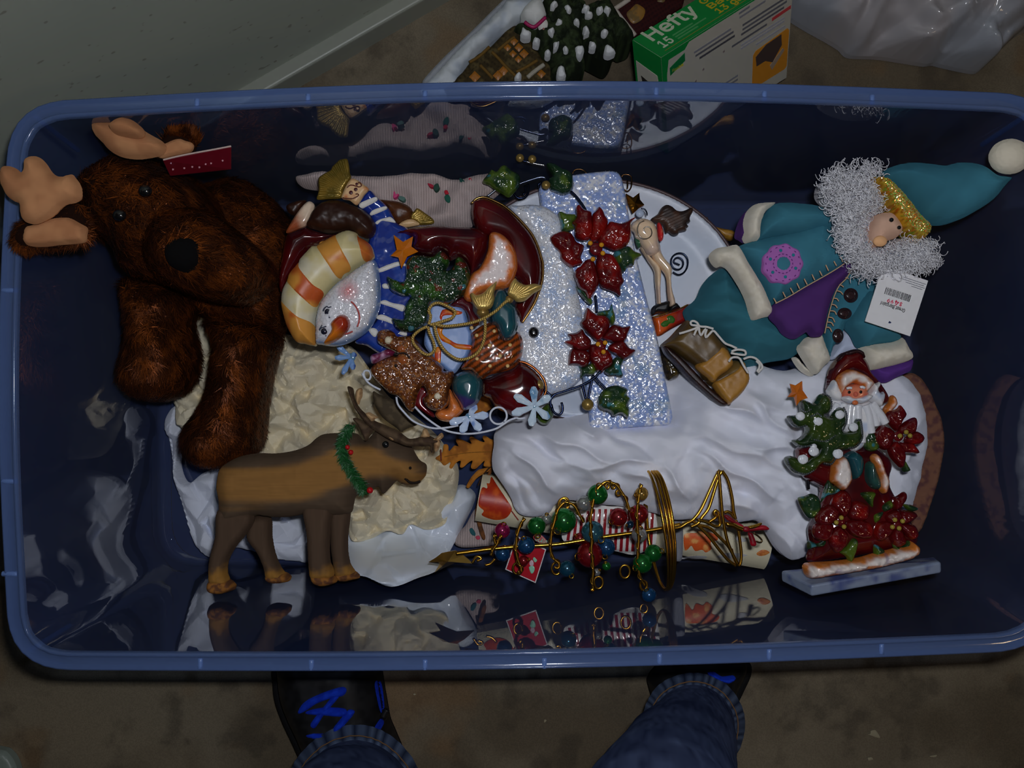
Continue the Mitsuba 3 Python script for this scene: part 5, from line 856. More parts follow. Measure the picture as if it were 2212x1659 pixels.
# mittens with fur cuffs
sp_('mitten', 'J 815,1370 880,1312 950,1302 1030,1372 1042,1480 1012,1590 935,1642 890,1560 850,1450', AZ + .010, .012, 20, teal)
sp_('mitten', 'J 1080,1450 1150,1425 1200,1550 1245,1660 1260,1740 1180,1762 1110,1720 1065,1640 1062,1540', AZ + .010, .010, 14, mottle(S(30, 62, 60), S(40, 76, 66), 80))
sp_('cuff', 'K 680,0 720,-60 790,-75 840,-50 884,60 902,200 852,290 792,332 700,262 650,220 658,100', AZ + .014, .010, 14, fur_in, rough=.0014, freq=240)
sp_('cuff', 'K 1132,-55 1190,-108 1250,-40 1300,110 1342,215 1322,340 1275,372 1232,310 1230,200 1188,80', AZ + .016, .008, 10, fur_in, rough=.0014, freq=240)
# Christmas tree
tree_c = mottle(S(44, 62, 18), S(26, 46, 22), 90, .4, .65)
st_ = sp_('toy_tree', 'J 270,690 330,678 440,722 500,642 540,612 600,622 645,682 645,780 600,850 560,862 640,880 720,790 790,778 825,860 822,960 780,1040 860,1062 930,1040 940,940 985,915 1012,1060 1012,1160 940,1242 850,1282 760,1292 700,1312 690,1400 640,1452 540,1452 470,1522 390,1582 290,1592 200,1552 120,1462 102,1390 150,1358 220,1368 330,1420 390,1382 480,1332 500,1252 400,1232 330,1252 240,1232 192,1170 270,1152 340,1082 342,1010 290,1012 220,1010 150,940 138,880 220,868 270,860 290,800', AZ + .014, .010, 14, tree_c, rough=.0008, freq=300)
for s, r in (('480,940', 10.5), ('270,880', 10), ('742,862', 10), ('905,1012', 10), ('430,1300', 11), ('302,1395', 11), ('720,1330', 11), ('430,1245', 7)):
    put(st_, 'snow_blob', ball(Z('J ' + s)[0], AZ + .0235, r, r * .95, 5, 3, fn=lambda v: 1 + .2 * (meshkit.fbm(v * 3, 2) - .5)), S(206, 210, 216), 'gloss')
for s in ('540,615 610,640 642,700 640,780 600,845', '790,780 822,850 820,950 785,1035', '945,930 990,925 1010,1040 1008,1150 940,1238 850,1260', '290,700 290,790 340,830 400,800', '400,880 480,850 520,880', '440,1160 540,1180 620,1160 690,1110', '240,1235 320,1240 400,1225', '140,890 180,980 260,1010 330,990', '120,1400 150,1480 230,1545 340,1570 430,1530', '560,1440 640,1450 690,1390'):
    for c in resample(spline(Z('J ' + s), 8, False), 4.4, False): put(st_, 'bead', ball(c, AZ + .0248, 2.2, sub=1), S(190, 200, 206), 'chrome')
star(sa, 'star', 'J 147,492 215,512 293,460 298,570 360,662 272,690 225,755 197,650 118,650 168,590', AZ + .022, .005, S(198, 104, 24), label='orange star')
# poinsettias
def pflower(c, petals, berries, leaves, z):
    k = put(sa, 'poinsettia', ball(Z(c)[0], z + .003, 11, 11, 4), S(84, 8, 14), 'gloss')
    for i, s in enumerate(petals): put(k, 'petal', pillow(Z(s), z + .001 * (i % 3), .006, 11, 2.2, .0015, rough=.0018, freq=260, color=redp, seed=i + 20), mat='gloss')
    for s in berries: put(k, 'berry', ball(Z(s)[0], z + .011, 5.2), S(150, 132, 50), 'gloss')
    for s in leaves: put(k, 'leaf', pillow(Z(s), z - .002, .005, 8, 2.2, .0015, rough=.0010, freq=220, color=grn), mat='gloss')
pflower('J 1440,1120', ('J 1330,830 1440,792 1480,748 1542,830 1542,880 1490,960 1440,1060 1380,1020 1310,920', 'J 1450,1020 1560,930 1662,898 1672,1010 1640,1082 1540,1100 1460,1090', 'J 1540,1130 1660,1060 1762,1120 1732,1200 1640,1222 1540,1200', 'J 1440,1200 1590,1190 1660,1240 1702,1322 1600,1322 1500,1310', 'J 1168,1080 1250,990 1310,1000 1400,1060 1400,1140 1340,1272 1250,1272 1180,1180', 'J 1330,1240 1440,1180 1532,1310 1532,1440 1490,1502 1420,1442 1350,1350'),
        ('J 1460,1115', 'J 1535,1070', 'J 1580,1112'), ('J 1030,1150 1060,1110 1098,1055 1180,1100 1232,1200 1202,1282 1120,1302 1050,1262', 'J 1500,1430 1535,1418 1565,1470 1592,1532 1510,1545'), AZ + .010)
pflower('K 750,690', ('K 640,500 690,400 800,325 880,400 880,540 800,660 680,560', 'K 850,640 880,500 960,458 1080,500 1112,600 1060,690 920,690', 'K 840,700 1000,680 1130,740 1142,860 1090,912 920,882 830,790', 'K 620,860 740,760 850,860 832,970 730,1082 640,1000', 'K 430,860 440,750 560,700 680,760 620,920 500,932', 'K 460,700 480,600 620,500 740,580 700,700 560,760'),
        ('K 760,655', 'K 700,712', 'K 792,762'), ('K 250,432 330,400 420,372 500,420 522,540 460,650 380,662 310,580', 'K 520,480 570,300 600,198 680,270 762,320 700,372 590,402', 'K 1000,360 1172,355 1152,450 1142,535 1050,440', 'K 740,1062 830,1010 900,908 962,930 952,1050 880,1195 820,1120', 'K 368,1032 380,930 480,970 582,920 560,1000 450,1012'), AZ + .012)
pflower('K 1430,740', ('K 1300,620 1440,560 1490,650 1420,740 1320,710', 'K 1460,640 1500,570 1640,590 1682,640 1600,710 1500,740', 'K 1470,740 1560,730 1660,760 1692,870 1620,922 1520,840', 'K 1360,840 1430,770 1510,830 1542,960 1440,1012 1360,930', 'K 1160,860 1200,730 1330,700 1400,770 1340,880 1230,942', 'K 1380,420 1440,400 1530,348 1552,430 1480,540 1400,560'),
        ('K 1400,680', 'K 1492,695', 'K 1370,765', 'K 1450,780'), ('K 1250,510 1370,450 1440,448 1380,540 1270,592', 'K 1148,620 1270,578 1230,680 1160,722', 'K 1375,950 1460,1010 1582,930 1572,1085 1440,1085', 'K 1165,980 1290,1062 1180,1165', 'K 1510,505 1590,500 1692,550 1600,585'), AZ + .010)
put(sa, 'wire', wire('K 362,200 365,260 370,312', AZ, .0012), S(40, 40, 50), 'metal')
sp_('hem_fur', 'K 328,1270 352,1222 410,1208 700,1190 1000,1150 1170,1100 1380,1050 1580,990 1620,945 1690,990 1712,1050 1680,1112 1560,1172 1300,1242 1000,1302 700,1352 440,1392 362,1362', AZ + .008, .014, 15, lambda p, d, w: lerp(lerp(S(200, 118, 50), S(216, 206, 200), sstep(3, 11, d + 16 * (fbm(w, 150, 3) - .5))), S(110, 90, 130), sstep(.66, .76, fbm(w, 110, 9)) * .5), rough=.0022, freq=300)
bq = np.vstack([W(Z('K 28,1355'), .196), W(Z('K 1900,1190'), .196), W(Z('K 1972,1240'), .234), W(Z('K 368,1530'), .234)])
nb_ = np.cross(bq[1] - bq[0], bq[3] - bq[0]); nb_ /= np.linalg.norm(nb_); nb_ = nb_ if nb_[2] > 0 else -nb_
pm = bevelbox(np.vstack([bq[[3, 2, 1, 0]] + nb_ * .003, bq[[3, 2, 1, 0]] - nb_ * .003]), .0022)
pm = Mesh(*trimesh.remesh.subdivide_to_size(pm.v, pm.f, .006)); pm.c = lerp(S(118, 130, 152), S(62, 76, 124), sstep(.5, .7, fbm(pm.v, 70, 4)))
put(sa, 'board', pm, mat='satin', smooth=False)
# ------------------------------------------------------------------ gold wire tree on its side with jingle bells
LIFT = .034
gt = thing('gold_wire_tree', 'gold wire ornament tree on its side with a folded star tip and wire stand', 'ornament tree')
GO = S(190, 142, 50)
TZ_ = .132
def gwire(name, s, z, r=.0012, parent=None, closed=False, curve=True): return put(parent or gt, name, wire(s, z, r, 8, closed, 2.5, curve), GO, 'metal')
gwire('rod', 'X 985,1196 1060,1186 1130,1180 1202,1176 1261,1167 1303,1160 1362,1152 1426,1142 1470,1133', TZ_, .0019)
star(gt, 'tip_star', 'M 35,1345 150,1275 235,1208 440,1168 560,1240 705,1365 560,1360 445,1352 290,1420 130,1498 170,1430 205,1368', .112, .016, S(176, 140, 64), 'metal', label='folded gold star')
for s in ('M 560,1190 700,1170 900,1140 1000,1120', 'M 690,1360 760,1260 830,1290 760,1330', 'M 880,1390 960,1370 1020,1310 1030,1290'): gwire('wire', s, .124, .0012)
# ring stand: one hoop seen edge on, several windings
for k, (dx, w0) in enumerate(((0, 0.0), (5, .004), (-7, -.004), (10, .006))):
    c = W(Z(f'X {1421 + dx * .6},1145'), TZ_)[0]; top = W(Z(f'X {1405 + dx},1017'), TZ_)[0]; R = np.linalg.norm(top - c); u = (top - c) / R; t = np.linspace(0, 2 * np.pi, 61)[:-1]
    path = c + R * np.cos(t)[:, None] * u + (R * .62 * np.sin(t))[:, None] * np.array([.16 + w0 * 12, .02, .9]) 
    put(gt, 'hoop', tube(path, .00125, 8, True), GO, 'metal')
for s, z in (('O 1270,100 1215,190 1130,380 1010,640 900,790 800,850 690,910 520,920', TZ_ + .02), ('O 1300,110 1250,210 1180,430 1110,640 1020,760 960,850 860,900', TZ_ + .022), ('O 1245,110 1265,240 1290,560 1315,800 1370,1080 1440,1260 1520,1420', TZ_ + .026), ('O 1300,110 1380,240 1440,480 1460,660 1490,790', TZ_ + .02), ('O 1490,800 1520,900 1545,1060 1570,1300 1540,1440 1470,1340 1430,1210', TZ_ + .016),
             ('O 690,900 860,820 960,880 1120,1040 1260,1220 1390,1370 1500,1445', TZ_ + .014), ('O 880,880 1000,880 1130,920 1230,1010 1370,1150 1440,1260', TZ_ + .012), ('O 960,800 1080,830 1200,890 1270,870 1260,770 1240,690 1200,670 1185,720 1215,760 1120,830', TZ_ + .024), ('O 1330,700 1380,685 1430,710 1470,770', TZ_ + .02)):
    gwire('stand_wire', s, z, .0014)
# hanging wires with curls, each hung with bells
for s, z in (('M 1480,690 1420,770 1385,860 1360,950 1350,1050 1342,1150 1362,1270 1400,1380 1425,1440 1400,1520 1380,1470', 0.146), ('N 340,590 260,600 180,690 140,800 115,900 85,1000 68,1170 58,1290 90,1380 120,1440 190,1500 180,1570 120,1560', 0.148), ('N 960,290 900,280 830,320 760,400 715,520 690,650 665,800 662,950 680,1150 672,1300 690,1450 700,1600 690,1780 700,1880 660,1900', 0.150), ('N 1430,320 1400,400 1380,540 1360,700 1358,950 1380,1130 1365,1340 1370,1500 1400,1700 1480,1840', 0.150), ('N 960,290 1050,330 1120,430 1180,520 1220,640 1250,720', 0.142), ('N 320,590 420,640 500,780 560,890', 0.142), ('M 1140,940 1090,1010 1050,1090 1000,1160 970,1250', 0.138), ('M 1060,940 1020,970 1040,1080', 0.138)):
    g_ = gwire('hanging_wire', s, z, .0013)
    q = resample(spline(Z(s), 8, False), 1.6, False); ph = np.arange(len(q)) * .30
    tt = np.gradient(q, axis=0); tt /= np.linalg.norm(tt, axis=1, keepdims=True); sd = np.c_[-tt[:, 1], tt[:, 0]]
    put(g_, 'curl', tube(W(q + sd * (4.2 * np.cos(ph))[:, None], z + .002 + .0018 * np.sin(ph)), .0006, 5), GO, 'metal')
for s, r in (('N 1390,250', 14), ('N 250,620', 13), ('M 2070,470', 13), ('N 910,350', 5), ('N 1000,350', 5), ('N 1075,450', 6), ('U6 1640,470', 13), ('U6 1370,380', 13), ('U6 1120,380', 12), ('U6 1810,400', 14), ('U6 1930,490', 10)):
    c = Z(s)[0]; gwire('eye_loop', [c + r * np.array([.75 * math.cos(a), math.sin(a)]) for a in np.arange(16) * math.pi / 8], .118, .0011, closed=True)
# red bow with gold tape
rb = thing('red_ribbon_bow', 'small red ribbon bow with gold tape tied to the gold wire stand', 'bow')
def rib2(s, z, c, mat='satin', name='ribbon'): return put(rb, name, pillow(Z(s), z, .002, 8, 2, .001, color=c if callable(c) else None), c if not callable(c) else (.5, .5, .5), mat)
rr = mottle(S(150, 8, 30), S(110, 6, 24), 120)
rib2('O 1330,745 1385,735 1500,820 1612,892 1600,955 1480,860 1380,805', .150, rr); rib2('O 1610,905 1750,895 1900,878 1965,938 1800,950 1645,970', .150, rr)
rib2('O 1665,985 1700,980 1735,1000 1785,1130 1770,1168 1710,1160 1690,1080', .150, rr); rib2('O 1350,835 1460,842 1540,880 1622,915 1580,972 1450,912 1375,900', .152, GO, 'metal', 'tape'); rib2('O 1650,900 1760,870 1860,842 1850,880 1780,915 1700,930', .152, GO, 'metal', 'tape')
put(rb, 'knot', ball(Z('O 1635,930')[0], .152, 8, 6, 6), S(130, 8, 28), 'satin'); put(rb, 'loop', wire('O 1740,980 1820,1040 1862,1095 1830,1120 1780,1100', .150, .0008), S(120, 96, 60), 'metal')
# bells
def bell(px, py, r, z, c, cname, label, group=None):
    k = thing('jingle_bell', label, 'jingle bell', group); u = mpp(z); ctr = W([[px, py]], z)[0]
    a = rng.uniform(0, 6.28); ax = np.array([math.cos(a) * .8, math.sin(a) * .8, -.6]); ax /= np.linalg.norm(ax); e1 = np.cross(ax, [0, 0, 1.0]); e1 /= np.linalg.norm(e1); e2 = np.cross(ax, e1); Rm = np.stack([e1, e2, ax], 1)
    m = trimesh.creation.icosphere(subdivisions=3); v = np.array(m.vertices); lat = v[:, 2]; az_ = np.arctan2(v[:, 1], v[:, 0])
    dent = np.exp(-(np.minimum(np.abs(v[:, 0]), np.abs(v[:, 1])) / .07)**2) * (lat > .25) * .10; s = 1 - dent + .03 * np.exp(-(lat / .06)**2)
    put(k, 'shell', Mesh(ctr + (v * s[:, None] * r * u) @ Rm.T, np.array(m.faces)), c, 'bell_metal')
    t = np.linspace(0, 2 * np.pi, 13)[:-1]; lp = np.c_[np.cos(t) * .28, np.zeros(12), np.sin(t) * .28 - 1.2] * r * u
    put(k, 'loop', tube(ctr + lp @ Rm.T, .0006, 6, True), GO, 'metal')
G_, B_, R_, C_, MG = S(6, 120, 40), S(14, 84, 140), S(150, 6, 22), S(170, 172, 170), S(170, 10, 90)
bells = [(1218, 1124, 26, .098, G_, 'green', 'largest green jingle bell, left of the red and white striped tin'), (1291, 1068, 21, .110, G_, 'green', 'green jingle bell at the top above the striped tin'), (1159, 1136, 19, .098, G_, 'green', 'leftmost green jingle bell below the tissue bundle corner'),
         (1388, 1217, 20, .112, G_, 'green', 'lower green jingle bell beside the gold hoop'), (1411, 1195, 18, .100, G_, 'green', 'green jingle bell behind the gold hoop'), (1310, 1223, 9, .104, G_, 'green', 'smallest green jingle bell below the large red bell'),
         (1085, 1146, 16, .096, MG, 'magenta', 'magenta jingle bell, leftmost of all bells'), (1137, 1178, 18, .104, B_, 'blue', 'blue jingle bell above the red card'), (1086, 1196, 16, .092, B_, 'blue', 'blue jingle bell left of the red card'), (1280, 1149, 23, .104, S(60, 120, 140), 'blue', 'large pale blue jingle bell on the gold rod'),
         (1309, 1182, 19, .092, B_, 'blue', 'blue jingle bell right of the large red bell'), (1225, 1228, 17, .104, S(20, 90, 120), 'blue', 'teal blue jingle bell low between red card and large red bell'), (1402, 1285, 15, .120, B_, 'blue', 'lowest blue jingle bell against the bin wall'), (1361, 1133, 8, .096, S(10, 60, 90), 'blue', 'tiny blue jingle bell between two red bells'),
         (1336, 1117, 19, .104, R_, 'red', 'dark red jingle bell on the striped tin'), (1380, 1110, 20, .100, R_, 'red', 'red jingle bell left of the gold hoop top'), (1274, 1198, 27, .096, R_, 'red', 'largest red jingle bell under the gold rod'), (1131, 1211, 11, .104, R_, 'red', 'small bright red jingle bell on the red card'), (1253, 1163, 12, .088, R_, 'red', 'small red jingle bell behind the pale blue bell'),
         (1261, 1087, 16, .106, C_, 'silver', 'silver jingle bell beside the top green bell'), (1381, 1155, 16, .108, C_, 'silver', 'silver jingle bell in front of the gold rod near the hoop'), (1386, 1066, 14, .112, S(180, 140, 60), 'gold', 'gold jingle bell at the top left of the gold hoop'), (1180, 1121, 11, .092, C_, 'silver', 'small silver jingle bell between two green bells'), (1289, 1236, 8, .106, C_, 'silver', 'tiny silver jingle bell below the large red bell')]
for b_ in bells: bell(*b_[:3], b_[3] + .034, *b_[4:], group='jingle bells on the gold wire tree')
rc = thing('red_card', 'red printed card with white edge under the left jingle bells', 'card')
cq = np.vstack([W(Z('M 1180,1455 1640,1660 1800,1150 1350,950'), [.104, .110, .116, .110])])
put(rc, 'card', bevelbox(np.vstack([cq, cq - [0, 0, .0012]]), .0004), S(206, 200, 200), 'satin', smooth=False)
cc_ = cq.mean(0); put(rc, 'printed_face', bevelbox(np.vstack([cc_ + (cq - cc_) * .93 + [0, 0, .0006], cc_ + (cq - cc_) * .93]), .0002), S(168, 10, 30), 'satin', smooth=False)
def crd(name, s, c, lift=.0009):
    def z(p): return .1105 + lift + (p[:, 0] - 1130) * .00006
    return put(rc, name, pillow(Z(s), z, .0003, 2, 1.3, .003), c, 'satin')
crd('printed_oval', 'M 1600,970 1640,935 1700,930 1760,970 1812,1040 1800,1090 1740,1085 1680,1050 1625,1015', S(160, 60, 60), .003)
uo = W(Z('M 1622,1008'), .1165)[0]; uu = W(Z('M 1790,1088'), .1165)[0] - uo; ul = np.linalg.norm(uu); uu /= ul
put(rc, 'lettering', lettering('OLAVI', .0042, uo + [0, 0, .0012], uu, np.array([-uu[1], uu[0], 0]), .0004, True, n=np.array([0, 0, 1.0]), width=ul), S(120, 180, 150), 'satin', smooth=False)
crd('printed_shape', 'M 1600,1300 1610,1260 1650,1255 1675,1285 1660,1330 1625,1345', S(130, 190, 160)); crd('printed_shape', 'M 1540,1420 1600,1400 1625,1440 1605,1500 1570,1510', S(130, 190, 160)); crd('printed_shape', 'M 1545,1350 1580,1310 1610,1350 1600,1400 1560,1400', S(190, 160, 170))
LIFT = 0.0
# ------------------------------------------------------------------ beyond the bin: village piece, bag box, plastic sack
vh = thing('village_house', 'snowy ceramic village house with dark brick front, snowy evergreen trees and a dog', 'village house')
snow = mottle(S(198, 204, 208), S(170, 180, 192), 60, .4, .7)
put(vh, 'snow_bank', pillow(Z('R 30,945 120,860 200,772 300,660 400,552 500,450 600,370 700,270 800,165 900,70 1000,-20 1400,-20 1440,90 1430,190 1300,320 1150,225 1060,260 1000,322 940,360 880,402 800,460 740,512 640,570 520,742 440,840 380,1080 -60,1080'), .060, .014, 24, 4, .06, rough=.003, freq=120, color=snow), mat='matte')
put(vh, 'base', pillow(Z('R -40,960 200,690 400,500 600,310 800,110 960,-40 1010,-20 820,190 620,395 420,580 220,800 50,980'), .052, .004, 8, 4, .05), S(150, 154, 160), 'matte')
brick = lambda p, d, w: lerp(lerp(S(52, 42, 22), S(86, 74, 44), sstep(.4, .7, fbm(w, 200, 3))), S(30, 22, 14), (np.abs(((w[:, 0] * .6 + w[:, 1] * .8) * 220) % 1 - .5) > .40) * .7)
vf = put(vh, 'front', pillow(Z('R 350,945 440,850 520,745 620,640 760,558 880,440 985,340 1100,300 1260,470 1400,700 1500,760 1580,960 1600,1100 300,1100'), .070, .006, 10, 4, .06, color=brick), mat='matte')
for s in ('R 790,620 870,700 960,800 1070,905', 'R 650,780 720,850 800,935', 'R 520,745 640,670 760,560', 'R 860,600 980,500 1060,440', 'R 1080,860 1200,800 1330,720'): put(vf, 'beam', wire(s, .0765, .0016), S(104, 78, 34), 'matte')
for s, r in (('1050,490', 7), ('975,565', 6), ('1110,565', 7), ('1040,640', 6), ('1172,640', 7.5), ('1105,705', 6), ('930,840', 8), ('860,900', 8), ('585,915', 9), ('1380,880', 7)):
    c = Z('R ' + s)[0]; u_ = np.array([.72, .69]); n_ = np.array([-.69, .72]); put(vf, 'window_pane', pillow([c - u_ * r - n_ * r, c + u_ * r - n_ * r, c + u_ * r + n_ * r, c - u_ * r + n_ * r], .0762, .0008, 2, 3, .001, sharp=True), S(150, 92, 24), 'satin')
def conifer(s, z, n_tuft=0):
    k = put(vh, 'tree', pillow(Z(s), z, .030, 34, 4, .05, rough=.008, freq=150, color=lambda p, d, w: lerp(S(22, 30, 18), S(46, 58, 34), sstep(.4, .65, fbm(w, 240, 3)))), mat='matte', smooth=False); return k
t_a = conifer('R 1160,235 1290,330 1400,160 1420,60 1400,-20 1900,-20 1900,300 1880,580 1915,740 1880,830 1820,910 1640,960 1500,945 1480,760 1390,640 1250,440 1040,330', .072)
t_b = conifer('T2 1700,-20 1760,60 1860,180 1870,230 1800,260 1770,250 1740,330 1700,370 1630,340 1560,300 1530,260 1480,180 1500,60 1560,20', .070)
for s in ('R 1530,50', 'R 1695,105', 'R 1910,90', 'R 1952,165', 'R 2080,115', 'R 2170,110', 'R 1590,268', 'R 1795,248', 'R 1500,372', 'R 1920,358', 'R 2140,388', 'R 1182,398', 'R 1322,486', 'R 1560,535', 'R 1672,585', 'R 1462,632', 'R 1842,600', 'R 1990,528', 'R 2195,600', 'R 1612,862', 'R 1100,905'):
    c = Z(s)[0]; a0 = rng.uniform(0, 6.28); k_ = 1.5 if s in ('R 1182,398', 'R 1612,862', 'R 1842,600', 'R 2195,600') else 1.0
    put(t_a, 'snow_tuft', pillow([c + k_ * rng.uniform(5, 9.5) * np.array([math.cos(a0 + a), 1.2 * math.sin(a0 + a)]) for a in np.arange(8) * math.pi / 4], .103, .006, 6, 2.5, .012, rough=.001, freq=300), S(206, 208, 210), 'matte')
put(vh, 'rod', wire('R 1215,925 1300,850 1412,770', .080, .0022), S(160, 154, 140), 'matte')
dg = put(vh, 'dog', pillow(Z('R 1130,160 1180,60 1280,-20 1380,-20 1432,100 1440,180 1400,230 1310,300 1250,270 1180,240'), .085, .016, 22, 3, .02, rough=.001, freq=120), S(206, 208, 206), 'matte')
put(dg, 'head', ball(Z('R 1402,300')[0], .095, 12.5, 16, 12, 3), S(208, 206, 200), 'matte'); put(dg, 'collar', wire('R 1180,262 1230,300 1290,322 1345,285 1430,205', .106, .0018), S(150, 20, 80), 'satin'); put(dg, 'nose', ball(Z('R 1405,345')[0], .104, 2.5), S(150, 110, 100), 'matte')
rh = thing('red_village_house', 'dark red ceramic village house with cream corner trim behind the green box', 'village house')
put(rh, 'wall', pillow(Z('Q 140,95 300,-10 900,-15 880,60 700,180 540,290 375,378 330,340 240,240'), .052, .002, 6, 4, .05, sharp=True, color=lambda p, d, w: lerp(S(52, 14, 14), S(34, 8, 12), (np.abs(((w[:, 0] * .55 + w[:, 1] * -.83) * 260) % 1 - .5) > .36) * 1.0)), mat='matte')
for s in ('Q 300,-10 220,45 140,97', 'Q 140,97 200,180 280,280 362,385'): put(rh, 'trim', wire(s, .0555, .0024, curve=False), S(180, 170, 158), 'matte')
put(rh, 'window', pillow(Z('Q 270,150 320,90 375,42 430,65 472,110 450,190 400,235 330,250'), .0545, .001, 4, 3, .002, color=mottle(S(108, 84, 44), S(140, 100, 40), 200)), mat='satin')
put(rh, 'window', pillow(Z('Q 600,10 640,-15 690,0 660,25'), .0545, .001, 4, 3, .002), S(100, 78, 44), 'satin')
# box of bags
bx = thing('bag_box', 'green and white cardboard box of plastic bags with printed text behind the bin', 'box')
tA, tB, tC, tD = (W([p], z)[0] for p, z in (((1367, 86), .135), ((1428, 124), .150), ((1716, -57), .150), ((1655, -95), .135)))
bB = W([(1441, 330)], .040)[0]; bC = tC + bB - tB
tD = tA + tC - tB; bA = bB + (tA - tB); bD = bC + (tA - tB)
put(bx, 'carton', bevelbox(np.vstack([tA, tB, tC, tD, bA, bB, bC, bD]), .0012), S(168, 164, 152), 'satin', smooth=False)
def onface(o, u, v):
    U, V = np.linalg.norm(u), np.linalg.norm(v); n = np.cross(u, v); n /= np.linalg.norm(n); n = n if n[2] > 0 else -n
    return o, u, v, n
F_front, F_top, F_end = onface(tB, tC - tB, bB - tB), onface(tA, tD - tA, tB - tA), onface(tA, tB - tA, bA - tA)
def sheet(face, name, pts, c, lift=.0004, mat='satin', parent=None):
    """Flat print on a face; pts as fractions along the face's two edges."""
    o, u, v, n = face; q = np.array([o + u * a + v * b + n * lift for a, b in pts]); m = len(q); f = [(0, i, i + 1) for i in range(1, m - 1)]
    vv_ = np.vstack([q, q - n * .0006]); ff_ = f + [(a + m, c_ + m, b + m) for a, b, c_ in f] + [x for i in range(m) for x in ((i, (i + 1) % m, (i + 1) % m + m), (i, (i + 1) % m + m, i + m))]
    return put(parent or bx, name, Mesh(vv_, ff_), c, mat, smooth=False)
GR = S(8, 118, 50)
sheet(F_top, 'top_panel', ((0, 0), (1, 0), (1, 1), (0, 1)), GR, .0008)
sheet(F_front, 'green_band', ((0, 0), (1, 0), (1, .05), (.05, .06), (.032, .2), (.032, 1), (0, 1)), GR, .0008)
sheet(F_end, 'end_panel', ((0, 0), (1, 0), (1, 1), (0, 1)), GR, .0008)
sheet(F_end, 'end_picture_ground', ((.08, .18), (.84, .2), (.9, .3), (.9, .85), (.1, .85)), S(176, 172, 160), .0012); sheet(F_end, 'end_picture', ((.24, .3), (.55, .32), (.8, .5), (.82, .8), (.5, .7)), S(40, 36, 34), .0016)
def print_on(face, text, fu, fv, h, c, w=None, name='lettering'):
    o, u, v, n = face; uu, vv_ = u / np.linalg.norm(u), -v / np.linalg.norm(v)
    return put(bx, name, lettering(text, h, o + u * fu + v * fv + n * .0008, uu, vv_, .0004, True, n=n, width=w), c, 'satin', smooth=False)
LT = np.linalg.norm(tD - tA); HT = np.linalg.norm(tB - tA)
print_on(F_top, 'Hefty', .05, .42, HT * .44, S(176, 184, 160), LT * .355)
print_on(F_top, '15', .055, .80, HT * .27, S(176, 184, 160), LT * .085)
for k in range(3): sheet(F_top, 'print_line', ((.17, .60 + k * .09), (.32 + .08 * (k == 1), .60 + k * .09), (.32 + .08 * (k == 1), .64 + k * .09), (.17, .64 + k * .09)), S(70, 140, 84), .0014)
print_on(F_top, 'Garbage', .47, .28, HT * .20, S(170, 150, 30), LT * .30); print_on(F_top, 'Bags', .47, .55, HT * .20, S(170, 150, 30), LT * .20); print_on(F_top, '13 gallon', .47, .82, HT * .20, S(170, 150, 30), LT * .30)
sheet(F_top, 'print_line', ((.05, .90), (1, .90), (1, .915), (.05, .915)), S(110, 120, 50), .0014)
sheet(F_front, 'badge', ((.055, .14), (.17, .085), (.17, .16), (.055, .215)), S(10, 104, 52), .0012); print_on(F_front, 'Flexible', .07, .195, HT * .10, S(180, 170, 40), LT * .085)
for a, b, y, c in ((.24, .52, .13, 120), (.25, .54, .17, 90), (.28, .55, .215, 70), (.58, .66, .03, 110), (.585, .78, .07, 120), (.61, .93, .16, 90), (.61, .95, .20, 95), (.60, .93, .24, 85), (.53, .80, .30, 90), (.60, .94, .345, 150), (.60, .94, .375, 150), (.40, .58, .63, 120), (.40, .58, .67, 110), (.72, .95, .43, 150)):
    sheet(F_front, 'print_line', ((a, y), (b, y - .005), (b, y + .013), (a, y + .018)), S(c, c, c + 6), .0012)
sheet(F_front, 'red_print', ((.84, .275), (.985, .265), (.985, .295), (.84, .305)), S(176, 60, 64), .0012)
pz = sheet(F_front, 'picture', ((.70, .53), (.72, .50), (.97, .47), (.985, .50), (.985, .86), (.97, .88), (.70, .88)), S(190, 124, 36), .0012)
sheet(F_front, 'figure', ((.72, .56), (.80, .50), (.92, .49), (.93, .60), (.86, .72), (.80, .66), (.73, .66)), S(70, 56, 52), .0016); sheet(F_front, 'figure_card', ((.84, .74), (.94, .64), (.955, .67), (.86, .80)), S(150, 130, 110), .0016)
for a, y in ((.30, .35), (.24, .42), (.22, .52), (.14, .5), (.27, .6), (.18, .62), (.46, .30)): sheet(F_front, 'speck', ((a, y), (a + .012, y - .008), (a + .014, y + .012), (a + .002, y + .016)), S(120, 108, 106), .0012)
# white plastic sack
ws = thing('white_plastic_sack', 'shiny white plastic sack lying on the concrete floor behind the bin corner', 'plastic sack')
def sackfn(p, d): x, y = p[:, 0], p[:, 1]; s = x * .5 + y * .9 + 80 * (meshkit.fbm(np.c_[p * .006, x * 0], 3, 3) - .5); return .045 * np.abs(((s / 120) % 1) - .5) + crumple(51, 9, .004, .022, .070, 1.2)(p, d)
put(ws, '', pillow(Z('T3 690,-60 720,15 760,50 860,112 1000,190 1080,240 1142,290 1330,300 1500,325 1640,346 1700,340 1780,360 1970,396 2010,365 2100,280 2230,165 2400,60 2400,-120 1500,-140'), .012, .06, 60, 5, .010, fn=sackfn, color=mottle(S(150, 154, 162), S(160, 156, 158), 20)), mat='film')
pb = thing('pale_plastic_lid', 'pale grey rounded plastic lid edge in the lower left corner of the floor', 'lid')
put(pb, '', pillow(Z('X -60,1625 0,1622 18,1632 30,1650 38,1680 40,1730 -60,1740'), .010, .006, 14, 4, .010), S(126, 138, 130), 'satin')
